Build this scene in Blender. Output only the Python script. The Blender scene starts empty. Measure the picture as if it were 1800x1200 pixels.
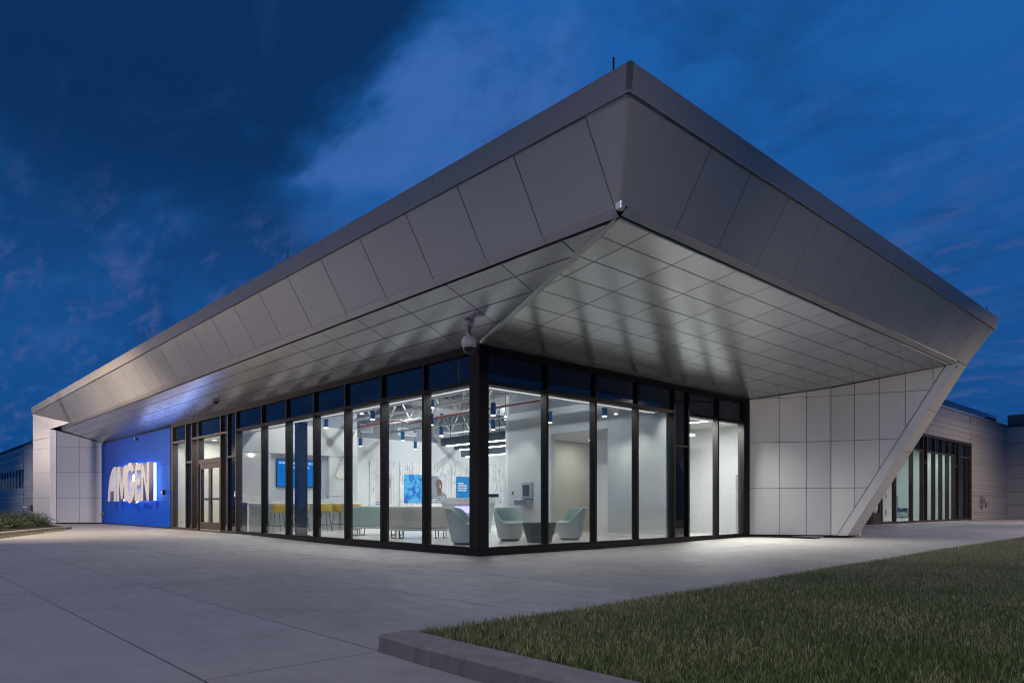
import bpy, bmesh, math, random
import numpy as np
from mathutils import Vector, Matrix, noise
rnd = random.Random(7)
S = bpy.context.scene
COL = S.collection

# ------------------------------------------------------------------ camera, sky, exposure
cam = bpy.data.cameras.new('camera')
cam.lens = 24.6; cam.sensor_width = 36; cam.shift_y = 0.160
cam.clip_start = 0.05; cam.clip_end = 4000
camo = bpy.data.objects.new('camera', cam); COL.objects.link(camo)
camo.location = (9.648, -8.158, 0.824)
camo.rotation_euler = (math.radians(90), 0, math.radians(47.13))
S.camera = camo

S.view_settings.view_transform = 'Standard'
S.view_settings.look = 'None'
S.view_settings.exposure = 0.0
S.view_settings.gamma = 1.0
S.view_settings.use_curve_mapping = False
S.render.engine = 'CYCLES'
cy = S.cycles
cy.use_denoising = True
try:
    cy.denoiser = 'OPENIMAGEDENOISE'
    cy.denoising_input_passes = 'RGB_ALBEDO_NORMAL'
    cy.denoising_prefilter = 'ACCURATE'
except Exception:
    pass
cy.max_bounces = 9; cy.diffuse_bounces = 4; cy.glossy_bounces = 5
cy.transparent_max_bounces = 24; cy.transmission_bounces = 6
cy.sample_clamp_indirect = 4.0
cy.caustics_reflective = False; cy.caustics_refractive = False
cy.use_light_tree = True
cy.filter_width = 1.15

W = bpy.data.worlds.new('World'); S.world = W
W.use_nodes = True
wt = W.node_tree; wt.nodes.clear()

def wn(t, **k):
    n = wt.nodes.new(t)
    for a, b in k.items():
        setattr(n, a, b)
    return n

def wmath(op, a, b=None, c=None, clamp=False):
    n = wn('ShaderNodeMath', operation=op); n.use_clamp = clamp
    for i, v in enumerate((a, b, c)):
        if v is None: continue
        if isinstance(v, (int, float)): n.inputs[i].default_value = v
        else: wt.links.new(v, n.inputs[i])
    return n.outputs[0]

def wmix(f, a, b):
    n = wn('ShaderNodeMix', data_type='RGBA')
    for s, v in ((n.inputs[0], f), (n.inputs[6], a), (n.inputs[7], b)):
        if isinstance(v, tuple): s.default_value = (*v, 1)
        elif isinstance(v, (int, float)): s.default_value = v
        else: wt.links.new(v, s)
    return n.outputs[2]

def sky():
    """A clear dusk sky (Sky Texture with the sun under the horizon, tinted) with dark and pale cloud decks in it."""
    tc = wn('ShaderNodeTexCoord')
    d = tc.outputs['Generated']
    sep = wn('ShaderNodeSeparateXYZ'); wt.links.new(d, sep.inputs[0])
    sx, sy, sz = sep.outputs
    st = wn('ShaderNodeTexSky'); st.sky_type = 'NISHITA'; st.sun_disc = False
    st.sun_elevation = math.radians(-3.0); st.sun_rotation = math.radians(133)
    st.air_density = 1.0; st.dust_density = 0.6; st.ozone_density = 3.0
    sc = wn('ShaderNodeVectorMath', operation='SCALE'); wt.links.new(st.outputs[0], sc.inputs[0]); sc.inputs[3].default_value = 0.16
    # the blue hour: deep saturated blue, a little paler towards the zenith side in view
    zc = wmath('MAXIMUM', sz, 0.0)
    base = wmix(wmath('SMOOTH_MIN', wmath('MULTIPLY', zc, 1.7), 1.0, 0.2), (0.0042, 0.060, 0.225), (0.0100, 0.108, 0.375))
    add = wn('ShaderNodeVectorMath', operation='ADD'); wt.links.new(base, add.inputs[0]); wt.links.new(sc.outputs[0], add.inputs[1])
    clear = add.outputs[0]
    # cloud coordinates: project on a high plane so that the clouds flatten to the horizon
    inv = wmath('DIVIDE', 1.0, wmath('ADD', zc, 0.22))
    cx = wmath('MULTIPLY', sx, inv); cyy = wmath('MULTIPLY', sy, inv)
    cv = wn('ShaderNodeCombineXYZ'); wt.links.new(cx, cv.inputs[0]); wt.links.new(cyy, cv.inputs[1])
    def nz(scale, detail, rough, off, dist=0.0, stretch=None):
        m = wn('ShaderNodeMapping'); wt.links.new(cv.outputs[0], m.inputs[0])
        m.inputs['Location'].default_value = off
        if stretch: m.inputs['Rotation'].default_value = (0, 0, stretch[0]); m.inputs['Scale'].default_value = (1, stretch[1], 1)
        t = wn('ShaderNodeTexNoise'); wt.links.new(m.outputs[0], t.inputs['Vector'])
        t.inputs['Scale'].default_value = scale; t.inputs['Detail'].default_value = detail
        t.inputs['Roughness'].default_value = rough; t.inputs['Distortion'].default_value = dist
        return t.outputs[0]
    def blob(dx, dy, dz, r0, r1):
        n = wn('ShaderNodeVectorMath', operation='DISTANCE'); wt.links.new(d, n.inputs[0]); n.inputs[1].default_value = (dx, dy, dz)
        mr = wn('ShaderNodeMapRange'); mr.interpolation_type = 'SMOOTHSTEP'
        wt.links.new(n.outputs['Value'], mr.inputs[0])
        mr.inputs[1].default_value = r0; mr.inputs[2].default_value = r1; mr.inputs[3].default_value = 1; mr.inputs[4].default_value = 0
        return mr.outputs[0]
    def ss(v, a, b):
        mr = wn('ShaderNodeMapRange'); mr.interpolation_type = 'SMOOTHSTEP'; wt.links.new(v, mr.inputs[0])
        mr.inputs[1].default_value = a; mr.inputs[2].default_value = b
        return mr.outputs[0]
    n1 = nz(1.7, 9, 0.60, (3.1, 1.7, 0), 0.35, (0.5, 1.35))
    n2 = nz(2.6, 8, 0.62, (8.3, 4.2, 0), 0.5, (0.6, 1.7))
    n3 = nz(5.0, 8, 0.6, (1.3, 9.2, 0), 0.4, (0.9, 2.6))
    # dark rain cloud deck: strong over the left of the building, broken elsewhere
    dk = wmath('ADD', wmath('MULTIPLY', blob(-0.84, 0.26, 0.52, 0.10, 0.58), 0.47), wmath('MULTIPLY', n1, 1.15))
    dk = wmath('ADD', dk, wmath('MULTIPLY', blob(-0.72, 0.40, 0.60, 0.02, 0.22), 0.34))
    dk = wmath('SUBTRACT', dk, wmath('MULTIPLY', blob(-0.70, 0.55, 0.46, 0.02, 0.30), 0.40))
    darkm = wmath('MULTIPLY', ss(dk, 0.60, 1.02), ss(sz, 0.12, 0.46))
    col = wmix(wmath('MULTIPLY', darkm, 0.86), clear, (0.0022, 0.017, 0.066))
    # pale lit cloud, soft edged
    pl = wmath('ADD', wmath('MULTIPLY', blob(-0.72, 0.52, 0.46, 0.06, 0.36), 0.30), wmath('MULTIPLY', n2, 1.25))
    pl = wmath('SUBTRACT', pl, wmath('MULTIPLY', darkm, 0.55))
    palem = ss(pl, 0.66, 1.06)
    col = wmix(wmath('MULTIPLY', palem, 0.85), col, (0.045, 0.140, 0.43))
    # a broken middle layer over the whole sky
    n4 = nz(3.4, 10, 0.64, (5.7, 2.9, 0), 0.6, (0.75, 1.9))
    n5 = nz(2.3, 10, 0.62, (0.4, 7.7, 0), 0.5, (0.4, 1.5))
    col = wmix(wmath('MULTIPLY', ss(n4, 0.50, 0.72), wmath('SUBTRACT', 0.36, wmath('MULTIPLY', darkm, 0.26))), col, (0.034, 0.110, 0.34))
    col = wmix(wmath('MULTIPLY', ss(n5, 0.50, 0.70), 0.42), col, (0.0035, 0.032, 0.125))
    # mauve wisps low down
    ws = wmath('MULTIPLY', ss(n3, 0.50, 0.70), wmath('SUBTRACT', 1.0, ss(sz, 0.26, 0.42)))
    col = wmix(wmath('MULTIPLY', ws, 0.62), col, (0.060, 0.100, 0.28))
    bg = wn('ShaderNodeBackground'); wt.links.new(col, bg.inputs[0]); bg.inputs[1].default_value = 1.0
    out = wn('ShaderNodeOutputWorld'); wt.links.new(bg.outputs[0], out.inputs[0])
sky()

# ------------------------------------------------------------------ materials
MATS = {}

class NT:
    def __init__(s, name):
        s.m = bpy.data.materials.new(name); s.m.use_nodes = True
        s.t = s.m.node_tree; s.t.nodes.clear()
        s.out = s.t.nodes.new('ShaderNodeOutputMaterial')
    def n(s, t, ins=None, **k):
        n = s.t.nodes.new(t)
        for a, b in k.items(): setattr(n, a, b)
        for a, b in (ins or {}).items(): s.set(n.inputs[a], b)
        return n
    def set(s, sock, v):
        if hasattr(v, 'is_output'): s.t.links.new(v, sock)
        elif isinstance(v, tuple) and len(v) == 3 and sock.type == 'RGBA': sock.default_value = (*v, 1)
        else: sock.default_value = v
    def math(s, op, a, b=0.0, clamp=False):
        n = s.n('ShaderNodeMath', {0: a, 1: b}, operation=op); n.use_clamp = clamp
        return n.outputs[0]
    def mix(s, f, a, b, blend='MIX'):
        n = s.n('ShaderNodeMix', data_type='RGBA', blend_type=blend)
        s.set(n.inputs[0], f); s.set(n.inputs[6], a); s.set(n.inputs[7], b)
        return n.outputs[2]
    def noise(s, scale, detail=4, rough=0.55, vec=None, dist=0.0):
        if vec is None: vec = s.coord()
        return s.n('ShaderNodeTexNoise', {'Vector': vec, 'Scale': scale, 'Detail': detail, 'Roughness': rough, 'Distortion': dist}).outputs[0]
    def coord(s, which='Object'):
        return s.n('ShaderNodeTexCoord').outputs[which]
    def mapping(s, vec, loc=(0, 0, 0), rot=(0, 0, 0), scale=(1, 1, 1)):
        return s.n('ShaderNodeMapping', {'Vector': vec, 'Location': loc, 'Rotation': rot, 'Scale': scale}).outputs[0]
    def ramp(s, f, stops):
        n = s.n('ShaderNodeValToRGB', {0: f}); cr = n.color_ramp
        while len(cr.elements) < len(stops): cr.elements.new(0.5)
        for e, (p, c) in zip(cr.elements, stops):
            e.position = p; e.color = (*c, 1) if isinstance(c, tuple) else (c, c, c, 1)
        return n.outputs[0]
    def rng(s, f, a, b, c=0.0, d=1.0):
        return s.n('ShaderNodeMapRange', {0: f, 1: a, 2: b, 3: c, 4: d}).outputs[0]
    def rand(s):
        return s.n('ShaderNodeObjectInfo').outputs['Random']
    def bump(s, h, strength, dist=0.01):
        return s.n('ShaderNodeBump', {'Height': h, 'Strength': strength, 'Distance': dist}).outputs[0]
    def bsdf(s, **k):
        b = s.n('ShaderNodeBsdfPrincipled')
        for a, v in k.items():
            s.set(b.inputs[a.replace('_', ' ')], v)
        s.t.links.new(b.outputs[0], s.out.inputs[0])
        return b

def mat(name, fn):
    x = NT(name); fn(x); MATS[name] = x.m

def plain(name, col, rough=0.5, metal=0.0, var=0.06, nscale=6, spec=0.5, bump=0.0, bscale=60, coat=0.0):
    def f(x):
        k = x.noise(nscale, 5)
        c = x.mix(x.rng(k, 0.3, 0.7), tuple(v * (1 - var) for v in col), tuple(min(1, v * (1 + var)) for v in col))
        b = x.bsdf(Base_Color=c, Roughness=x.rng(k, 0.3, 0.7, rough * 0.92, rough * 1.08), Metallic=metal)
        b.inputs['Specular IOR Level'].default_value = spec
        b.inputs['Coat Weight'].default_value = coat
        if bump: x.set(b.inputs['Normal'], x.bump(x.noise(bscale, 3), bump, 0.004))
    mat(name, f)

def glow(name, col, strength):
    def f(x):
        e = x.n('ShaderNodeEmission', {0: col, 1: strength})
        x.t.links.new(e.outputs[0], x.out.inputs[0])
    mat(name, f)

def acm(name, col, metal, rough, var=0.05, wob=0.25, spec=0.5):
    """Painted aluminium composite panel: each panel a shade of its own, slight oil-canning."""
    def f(x):
        r = x.rand()
        k = x.noise(1.3, 3, 0.5, x.coord())
        dirt = x.noise(2.4, 3, 0.5, x.mapping(x.coord(), scale=(1, 1, 0.5)))
        t = x.math('ADD', x.math('MULTIPLY', r, 0.7), x.math('MULTIPLY', k, 0.3))
        c = x.mix(t, tuple(v * (1 - var) for v in col), tuple(min(1, v * (1 + var)) for v in col))
        c = x.mix(x.rng(dirt, 0.5, 0.8, 0, 0.16), c, tuple(v * 0.8 for v in col))
        b = x.bsdf(Base_Color=c, Metallic=metal, Roughness=x.rng(dirt, 0.3, 0.7, rough * 0.94, rough * 1.06))
        b.inputs['Specular IOR Level'].default_value = spec
        off = x.n('ShaderNodeCombineXYZ', {0: x.math('MULTIPLY', r, 37.0), 1: x.math('MULTIPLY', r, 11.0), 2: 0.0}).outputs[0]
        v = x.n('ShaderNodeVectorMath', {0: x.coord(), 1: off}, operation='ADD').outputs[0]
        x.set(b.inputs['Normal'], x.bump(x.noise(1.3, 0.0, 0.4, v), wob, 0.010))
    mat(name, f)

acm('fascia_metal', (0.58, 0.575, 0.565), 0.22, 0.36, 0.05, 0.10)
acm('coping_metal', (0.36, 0.34, 0.32), 0.0, 0.42, 0.04, 0.08, 0.25)
acm('soffit_metal', (0.73, 0.745, 0.77), 0.80, 0.23, 0.07, 0.03)
acm('wall_metal', (0.62, 0.61, 0.60), 0.25, 0.42, 0.03, 0.14)
acm('blue_metal', (0.0035, 0.070, 0.44), 0.0, 0.38, 0.05, 0.0, 0.02)
plain('trim_metal', (0.55, 0.55, 0.54), 0.33, 0.7, 0.05)
plain('dark_frame', (0.013, 0.012, 0.0125), 0.5, 0.0, 0.12, 6, 0.14)
plain('bronze_frame', (0.036, 0.027, 0.023), 0.45, 0.0, 0.12, 6, 0.25)
plain('joint_black', (0.012, 0.012, 0.013), 0.8)
plain('roof_membrane', (0.10, 0.10, 0.105), 0.8, 0, 0.15)
plain('white_paint', (0.78, 0.78, 0.76), 0.55, 0, 0.03)
plain('wall_paint', (0.70, 0.71, 0.71), 0.6, 0, 0.02)
plain('ceiling_paint', (0.15, 0.155, 0.165), 0.7, 0, 0.1)
plain('grey_paint', (0.26, 0.28, 0.305), 0.6, 0, 0.03)
plain('cool_wall_paint', (0.52, 0.555, 0.57), 0.6, 0, 0.02)
plain('warm_wall_paint', (0.60, 0.60, 0.57), 0.6, 0, 0.02)
plain('truss_white', (0.42, 0.42, 0.41), 0.5, 0.1, 0.08)
plain('duct_metal', (0.55, 0.55, 0.55), 0.35, 0.6, 0.08)
plain('red_pipe', (0.24, 0.028, 0.02), 0.4, 0, 0.12)
plain('column_navy', (0.020, 0.034, 0.060), 0.35, 0.2, 0.1)
plain('chrome', (0.65, 0.65, 0.66), 0.18, 0.95, 0.05)
plain('steel', (0.45, 0.45, 0.46), 0.30, 0.9, 0.06)
plain('black_plastic', (0.014, 0.014, 0.016), 0.35)
plain('white_plastic', (0.60, 0.57, 0.60), 0.32, 0, 0.03)
plain('sign_face', (0.58, 0.58, 0.59), 0.45, 0.05, 0.02)
plain('sign_side', (0.42, 0.40, 0.42), 0.4, 0.1, 0.03)
plain('pendant_blue', (0.012, 0.080, 0.22), 0.30, 0.3, 0.1)
plain('yellow_shell', (0.48, 0.33, 0.035), 0.42, 0, 0.05)
plain('black_steel', (0.025, 0.025, 0.027), 0.35, 0.6, 0.08)
plain('mint_fabric', (0.41, 0.53, 0.50), 0.9, 0, 0.07, 40, 0.2, 0.25, 350)
plain('pale_shell', (0.50, 0.54, 0.52), 0.75, 0, 0.05, 20, 0.25, 0.12, 260)
plain('sage_fabric', (0.34, 0.45, 0.41), 0.9, 0, 0.05, 30, 0.2, 0.2, 320)
plain('charcoal', (0.055, 0.065, 0.075), 0.55, 0, 0.08)
plain('locker_white', (0.72, 0.75, 0.76), 0.4, 0, 0.03)
plain('cabinet_grey', (0.27, 0.30, 0.28), 0.5, 0, 0.04)
plain('teal_wall', (0.58, 0.68, 0.66), 0.6, 0, 0.03)
plain('mulch', (0.030, 0.020, 0.015), 0.95, 0, 0.4, 40, 0.2, 0.8, 60)
plain('ink_dark', (0.045, 0.05, 0.06), 0.6)
plain('ink_white', (0.80, 0.82, 0.84), 0.6)
plain('print_blue', (0.010, 0.215, 0.56), 0.5, 0, 0.12, 1.5)
plain('print_skin_light', (0.55, 0.32, 0.23), 0.55, 0, 0.1, 3)
plain('print_pink', (0.68, 0.55, 0.51), 0.55, 0, 0.06, 3)
plain('print_blond', (0.48, 0.31, 0.14), 0.55, 0, 0.2, 12)
plain('print_grey', (0.30, 0.30, 0.31), 0.55, 0, 0.25, 2)
plain('print_skin_dark', (0.14, 0.10, 0.085), 0.5, 0, 0.35, 5)
plain('print_pale', (0.66, 0.66, 0.67), 0.55, 0, 0.08, 2)
plain('clock_face', (0.72, 0.70, 0.62), 0.5)
plain('wall_box', (0.20, 0.19, 0.19), 0.4, 0.4)

glow('led_sign', (0.42, 0.58, 1.0), 4.5)
glow('lamp_disc', (1.0, 0.96, 0.88), 9.0)
glow('strip_glow', (0.95, 0.97, 1.0), 7.0)
glow('downlight', (1.0, 0.93, 0.80), 9.0)
glow('cove_glow', (1.0, 0.98, 0.94), 0.9)
glow('desk_glow', (0.42, 0.36, 1.0), 2.2)
glow('reader_led', (0.75, 0.80, 1.0), 1.2)
glow('street_lens', (1.0, 0.85, 0.66), 2.5)
glow('text_glow', (0.62, 0.80, 1.0), 0.75)

def m_glass(x):
    lw = x.n('ShaderNodeLayerWeight', {'Blend': 0.5}).outputs['Facing']
    fr = x.math('ADD', x.math('MULTIPLY', x.math('POWER', lw, 5.0), 0.80), 0.035)
    tr = x.n('ShaderNodeBsdfTransparent', {0: (0.955, 0.975, 0.97)})
    gl = x.n('ShaderNodeBsdfGlossy', {0: (0.95, 0.97, 1.0), 1: 0.012})
    mx = x.n('ShaderNodeMixShader', {0: fr, 1: tr.outputs[0], 2: gl.outputs[0]})
    x.t.links.new(mx.outputs[0], x.out.inputs[0])
mat('clear_glass', m_glass)

def m_spandrel(x):
    k = x.noise(3, 3)
    b = x.bsdf(Base_Color=x.mix(k, (0.006, 0.008, 0.011), (0.012, 0.015, 0.018)), Roughness=0.035)
    b.inputs['Specular IOR Level'].default_value = 0.75
    x.set(b.inputs['Normal'], x.bump(x.noise(0.9, 1), 0.03, 0.02))
mat('spandrel_glass', m_spandrel)

def m_concrete(x):
    o = x.coord()
    r = x.rand()
    big = x.noise(0.45, 5, 0.6, o)
    mid = x.noise(3.1, 6, 0.62, x.mapping(o, rot=(0, 0, 0.3), scale=(1, 2.4, 1)))
    fine = x.noise(90, 4, 0.6, o)
    broom = x.noise(60, 3, 0.5, x.mapping(o, scale=(1.0, 0.05, 1)))
    c = x.mix(x.rng(big, 0.3, 0.7), (0.250, 0.236, 0.232), (0.345, 0.322, 0.306))
    c = x.mix(x.rng(mid, 0.35, 0.75, 0, 0.45), c, (0.215, 0.203, 0.200))
    c = x.mix(x.math('MULTIPLY', r, 0.62), c, (0.235, 0.218, 0.208))
    c = x.mix(x.rng(fine, 0.3, 0.75, 0, 0.25), c, (0.40, 0.38, 0.36))
    stain = x.noise(1.1, 5, 0.7, x.mapping(o, loc=(4, 2, 0)))
    c = x.mix(x.rng(stain, 0.50, 0.70, 0, 0.50), c, (0.165, 0.150, 0.140))
    drip = x.noise(0.8, 8, 0.75, x.mapping(o, loc=(9, 1, 0), scale=(1, 2.2, 1)), 1.0)
    c = x.mix(x.rng(drip, 0.60, 0.66, 0, 0.30), c, (0.14, 0.13, 0.125))
    c = x.mix(x.rng(x.noise(0.7, 6, 0.7, x.mapping(o, loc=(3, 7, 0))), 0.55, 0.75, 0, 0.35), c, (0.40, 0.375, 0.345))
    b = x.bsdf(Base_Color=c, Roughness=x.rng(mid, 0.3, 0.7, 0.52, 0.75))
    h = x.math('ADD', x.math('MULTIPLY', fine, 0.5), x.math('MULTIPLY', broom, 0.6))
    x.set(b.inputs['Normal'], x.bump(h, 0.22, 0.004))
mat('concrete', m_concrete)

def m_kerb(x):
    o = x.coord()
    streak = x.noise(9, 5, 0.65, x.mapping(o, scale=(1, 1, 0.25)))
    fine = x.noise(120, 4, 0.7, o)
    c = x.mix(x.rng(streak, 0.3, 0.72), (0.150, 0.132, 0.120), (0.265, 0.24, 0.222))
    c = x.mix(x.rng(fine, 0.45, 0.7, 0, 0.45), c, (0.13, 0.12, 0.115))
    b = x.bsdf(Base_Color=c, Roughness=0.85)
    x.set(b.inputs['Normal'], x.bump(x.math('ADD', fine, streak), 0.5, 0.006))
mat('kerb_concrete', m_kerb)

def m_soil(x):
    n_ = x.noise(12, 6, 0.7)
    b = x.bsdf(Base_Color=x.mix(n_, (0.018, 0.022, 0.010), (0.050, 0.048, 0.024)), Roughness=1.0)
    x.set(b.inputs['Normal'], x.bump(n_, 0.6, 0.02))
mat('lawn_soil', m_soil)

def m_grass(x):
    a = x.n('ShaderNodeAttribute', attribute_name='tint').outputs['Color']
    b = x.bsdf(Base_Color=a, Roughness=0.6)
    b.inputs['Specular IOR Level'].default_value = 0.25
mat('grass_blade', m_grass)

def m_leaf(x):
    a = x.n('ShaderNodeAttribute', attribute_name='tint').outputs['Color']
    x.bsdf(Base_Color=a, Roughness=0.55)
mat('shrub_leaf', m_leaf)

def m_ground(x):
    n_ = x.noise(0.25, 6)
    x.bsdf(Base_Color=x.mix(n_, (0.05, 0.05, 0.052), (0.085, 0.082, 0.08)), Roughness=0.9)
mat('ground_far', m_ground)

def m_floor(x):
    o = x.coord()
    k = x.noise(2.0, 5, 0.6, o)
    br = x.n('ShaderNodeTexBrick', {'Vector': o, 'Scale': 1.0, 'Mortar Size': 0.004, 'Brick Width': 0.9, 'Row Height': 0.9,
                                    'Color1': (0.60, 0.60, 0.585), 'Color2': (0.56, 0.56, 0.55), 'Mortar': (0.34, 0.34, 0.33)}, offset=0.0)
    c = x.mix(x.rng(k, 0.3, 0.7, 0, 0.25), br.outputs[0], (0.50, 0.50, 0.49))
    x.bsdf(Base_Color=c, Roughness=0.22)
mat('polished_floor', m_floor)

def m_dash(x):
    """White board with a printed pattern of short upright grey dashes."""
    o = x.coord()
    sp = x.n('ShaderNodeSeparateXYZ', {0: o})
    v = x.n('ShaderNodeCombineXYZ', {0: sp.outputs[2], 1: sp.outputs[1], 2: 0.0}).outputs[0]
    br = x.n('ShaderNodeTexBrick', {'Vector': v, 'Scale': 1.0, 'Mortar Size': 0.022, 'Mortar Smooth': 0.0, 'Bias': 0.0, 'Brick Width': 0.42, 'Row Height': 0.085,
                                    'Color1': (0.80, 0.80, 0.80), 'Color2': (0.12, 0.12, 0.13), 'Mortar': (0.80, 0.80, 0.80)}, offset=0.37, squash=0.7, squash_frequency=3)
    c = x.mix(x.rng(x.noise(3, 3), 0.4, 0.65), br.outputs[0], (0.80, 0.80, 0.80))
    x.bsdf(Base_Color=c, Roughness=0.5)
mat('dash_board', m_dash)

def m_fluid(x):
    k = x.noise(2.1, 3, 0.5, x.mapping(x.coord(), loc=(2.2, 0.4, 1.3)), 2.2)
    c = x.ramp(k, [(0.34, (0.012, 0.10, 0.50)), (0.44, (0.02, 0.25, 0.66)), (0.52, (0.13, 0.50, 0.74)), (0.60, (0.03, 0.30, 0.70)), (0.72, (0.30, 0.62, 0.80))])
    x.bsdf(Base_Color=c, Roughness=0.5)
mat('print_water', m_fluid)

def m_pattern(x):
    k = x.n('ShaderNodeTexVoronoi', {'Vector': x.coord(), 'Scale': 24.0}).outputs['Distance']
    x.bsdf(Base_Color=x.ramp(k, [(0.35, 0.04), (0.5, 0.42)]), Roughness=0.5)
mat('print_pattern', m_pattern)

def m_screen(x):
    o = x.coord()
    sp = x.n('ShaderNodeSeparateXYZ', {0: o})
    g = x.rng(sp.outputs[2], 1.4, 2.3)
    k = x.noise(3.0, 3, 0.5, x.mapping(o, scale=(1, 1, 0.4)))
    c = x.mix(x.math('ADD', x.math('MULTIPLY', g, 0.4), x.math('MULTIPLY', k, 0.6)), (0.01, 0.22, 0.72), (0.008, 0.07, 0.42))
    e = x.n('ShaderNodeEmission', {0: c, 1: 0.95})
    x.t.links.new(e.outputs[0], x.out.inputs[0])
mat('screen_blue', m_screen)

def m_chair_print(x):
    k = x.noise(9, 3, 0.5, x.coord(), 1.2)
    x.bsdf(Base_Color=x.ramp(k, [(0.45, (0.02, 0.045, 0.10)), (0.55, (0.40, 0.50, 0.58))]), Roughness=0.8)
mat('chair_print', m_chair_print)

# ------------------------------------------------------------------ helpers
def tag(o, label, cat, group=None):
    o['label'] = label; o['category'] = cat
    if group: o['group'] = group
    return o

def thing(name, label, cat, loc=(0, 0, 0), rz=0.0, group=None):
    o = bpy.data.objects.new(name, None); COL.objects.link(o)
    o.empty_display_size = 0.2
    o.location = loc; o.rotation_euler = (0, 0, rz)
    return tag(o, label, cat, group)

def link(name, me, parent=None, loc=None, rz=None):
    o = bpy.data.objects.new(name, me); COL.objects.link(o)
    if parent is not None: o.parent = parent
    if loc is not None: o.location = loc
    if rz is not None: o.rotation_euler = (0, 0, rz)
    return o

def structure(o):
    o['kind'] = 'structure'; return o

class MB:
    """Collects shapes; build() links them as one mesh object."""
    def __init__(s):
        s.v = []; s.f = []; s.fm = []
    def add(s, vs, fs, m=0):
        b = len(s.v); s.v += [tuple(v) for v in vs]; s.f += [tuple(i + b for i in f) for f in fs]; s.fm += [m] * len(fs)
        return s
    def box(s, x0, x1, y0, y1, z0, z1, m=0):
        return s.add([(x0, y0, z0), (x1, y0, z0), (x1, y1, z0), (x0, y1, z0), (x0, y0, z1), (x1, y0, z1), (x1, y1, z1), (x0, y1, z1)],
                     [(0, 3, 2, 1), (4, 5, 6, 7), (0, 1, 5, 4), (1, 2, 6, 5), (2, 3, 7, 6), (3, 0, 4, 7)], m)
    def bar(s, p, q, w, h, up=(0, 0, 1), m=0):
        p = Vector(p); q = Vector(q); d = (q - p).normalized(); up = Vector(up)
        if abs(d.dot(up)) > 0.98: up = Vector((1, 0, 0))
        sd = d.cross(up).normalized() * (w / 2); u = sd.cross(d).normalized() * (h / 2)
        vs = [p - sd - u, p + sd - u, p + sd + u, p - sd + u, q - sd - u, q + sd - u, q + sd + u, q - sd + u]
        return s.add(vs, [(0, 1, 2, 3), (7, 6, 5, 4), (0, 4, 5, 1), (1, 5, 6, 2), (2, 6, 7, 3), (3, 7, 4, 0)], m)
    def tube(s, pts, r, n=6, m=0, cap=True):
        pts = [Vector(p) for p in pts]; rings = []
        base = len(s.v); prev = None
        for i, p in enumerate(pts):
            d = (pts[min(i + 1, len(pts) - 1)] - pts[max(i - 1, 0)]).normalized()
            a = Vector((0, 0, 1)) if abs(d.z) < 0.9 else Vector((1, 0, 0))
            if prev is not None: a = prev
            sd = d.cross(a).normalized(); u = sd.cross(d).normalized(); prev = u
            rr = r[i] if isinstance(r, (list, tuple)) else r
            s.v += [tuple(p + (sd * math.cos(2 * math.pi * k / n) + u * math.sin(2 * math.pi * k / n)) * rr) for k in range(n)]
        for i in range(len(pts) - 1):
            for k in range(n):
                a = base + i * n + k; b = base + i * n + (k + 1) % n
                s.f.append((a, b, b + n, a + n)); s.fm.append(m)
        if cap:
            s.f.append(tuple(base + k for k in range(n))[::-1]); s.fm.append(m)
            s.f.append(tuple(base + (len(pts) - 1) * n + k for k in range(n))); s.fm.append(m)
        return s
    def lathe(s, prof, cx=0, cyy=0, n=20, m=0):
        base = len(s.v)
        for r, z in prof:
            s.v += [(cx + r * math.cos(2 * math.pi * k / n), cyy + r * math.sin(2 * math.pi * k / n), z) for k in range(n)]
        for i in range(len(prof) - 1):
            for k in range(n):
                a = base + i * n + k; b = base + i * n + (k + 1) % n
                s.f.append((a, b, b + n, a + n)); s.fm.append(m)
        s.f.append(tuple(base + k for k in range(n))[::-1]); s.fm.append(m)
        s.f.append(tuple(base + (len(prof) - 1) * n + k for k in range(n))); s.fm.append(m)
        return s
    def poly(s, pts, nrm_t, m=0):
        """Extrude polygon pts (list of 3-D points) by the vector nrm_t."""
        n = len(pts); t = Vector(nrm_t)
        vs = [Vector(p) for p in pts] + [Vector(p) + t for p in pts]
        fs = [tuple(range(n)), tuple(range(2 * n - 1, n - 1, -1))] + [(i, i + n, (i + 1) % n + n, (i + 1) % n) for i in range(n)]
        return s.add(vs, fs, m)
    def mesh(s, name, mats, smooth=False):
        me = bpy.data.meshes.new(name)
        me.from_pydata(s.v, [], s.f)
        for mm in (mats if isinstance(mats, (list, tuple)) else [mats]): me.materials.append(MATS[mm])
        if any(s.fm): me.polygons.foreach_set('material_index', s.fm)
        bm = bmesh.new(); bm.from_mesh(me); bmesh.ops.recalc_face_normals(bm, faces=bm.faces); bm.to_mesh(me); bm.free()
        if smooth:
            me.polygons.foreach_set('use_smooth', [True] * len(me.polygons))
            try: me.set_sharp_from_angle(angle=math.radians(38))
            except Exception: pass
        me.update()
        return me
    def build(s, name, mats, parent=None, smooth=False, **k):
        return link(name, s.mesh(name, mats, smooth), parent, **k)

def bevel(o, w=0.01, seg=2):
    me = o.data; bm = bmesh.new(); bm.from_mesh(me)
    bmesh.ops.bevel(bm, geom=list(bm.edges), offset=w, segments=seg, affect='EDGES', profile=0.5)
    bm.to_mesh(me); bm.free()
    me.polygons.foreach_set('use_smooth', [True] * len(me.polygons))
    try: me.set_sharp_from_angle(angle=math.radians(35))
    except Exception: pass
    return o

def box(name, x0, x1, y0, y1, z0, z1, m, parent=None, bev=0.0):
    o = MB().box(x0, x1, y0, y1, z0, z1).build(name, m, parent)
    if bev: bevel(o, bev, 1)
    return o

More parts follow.
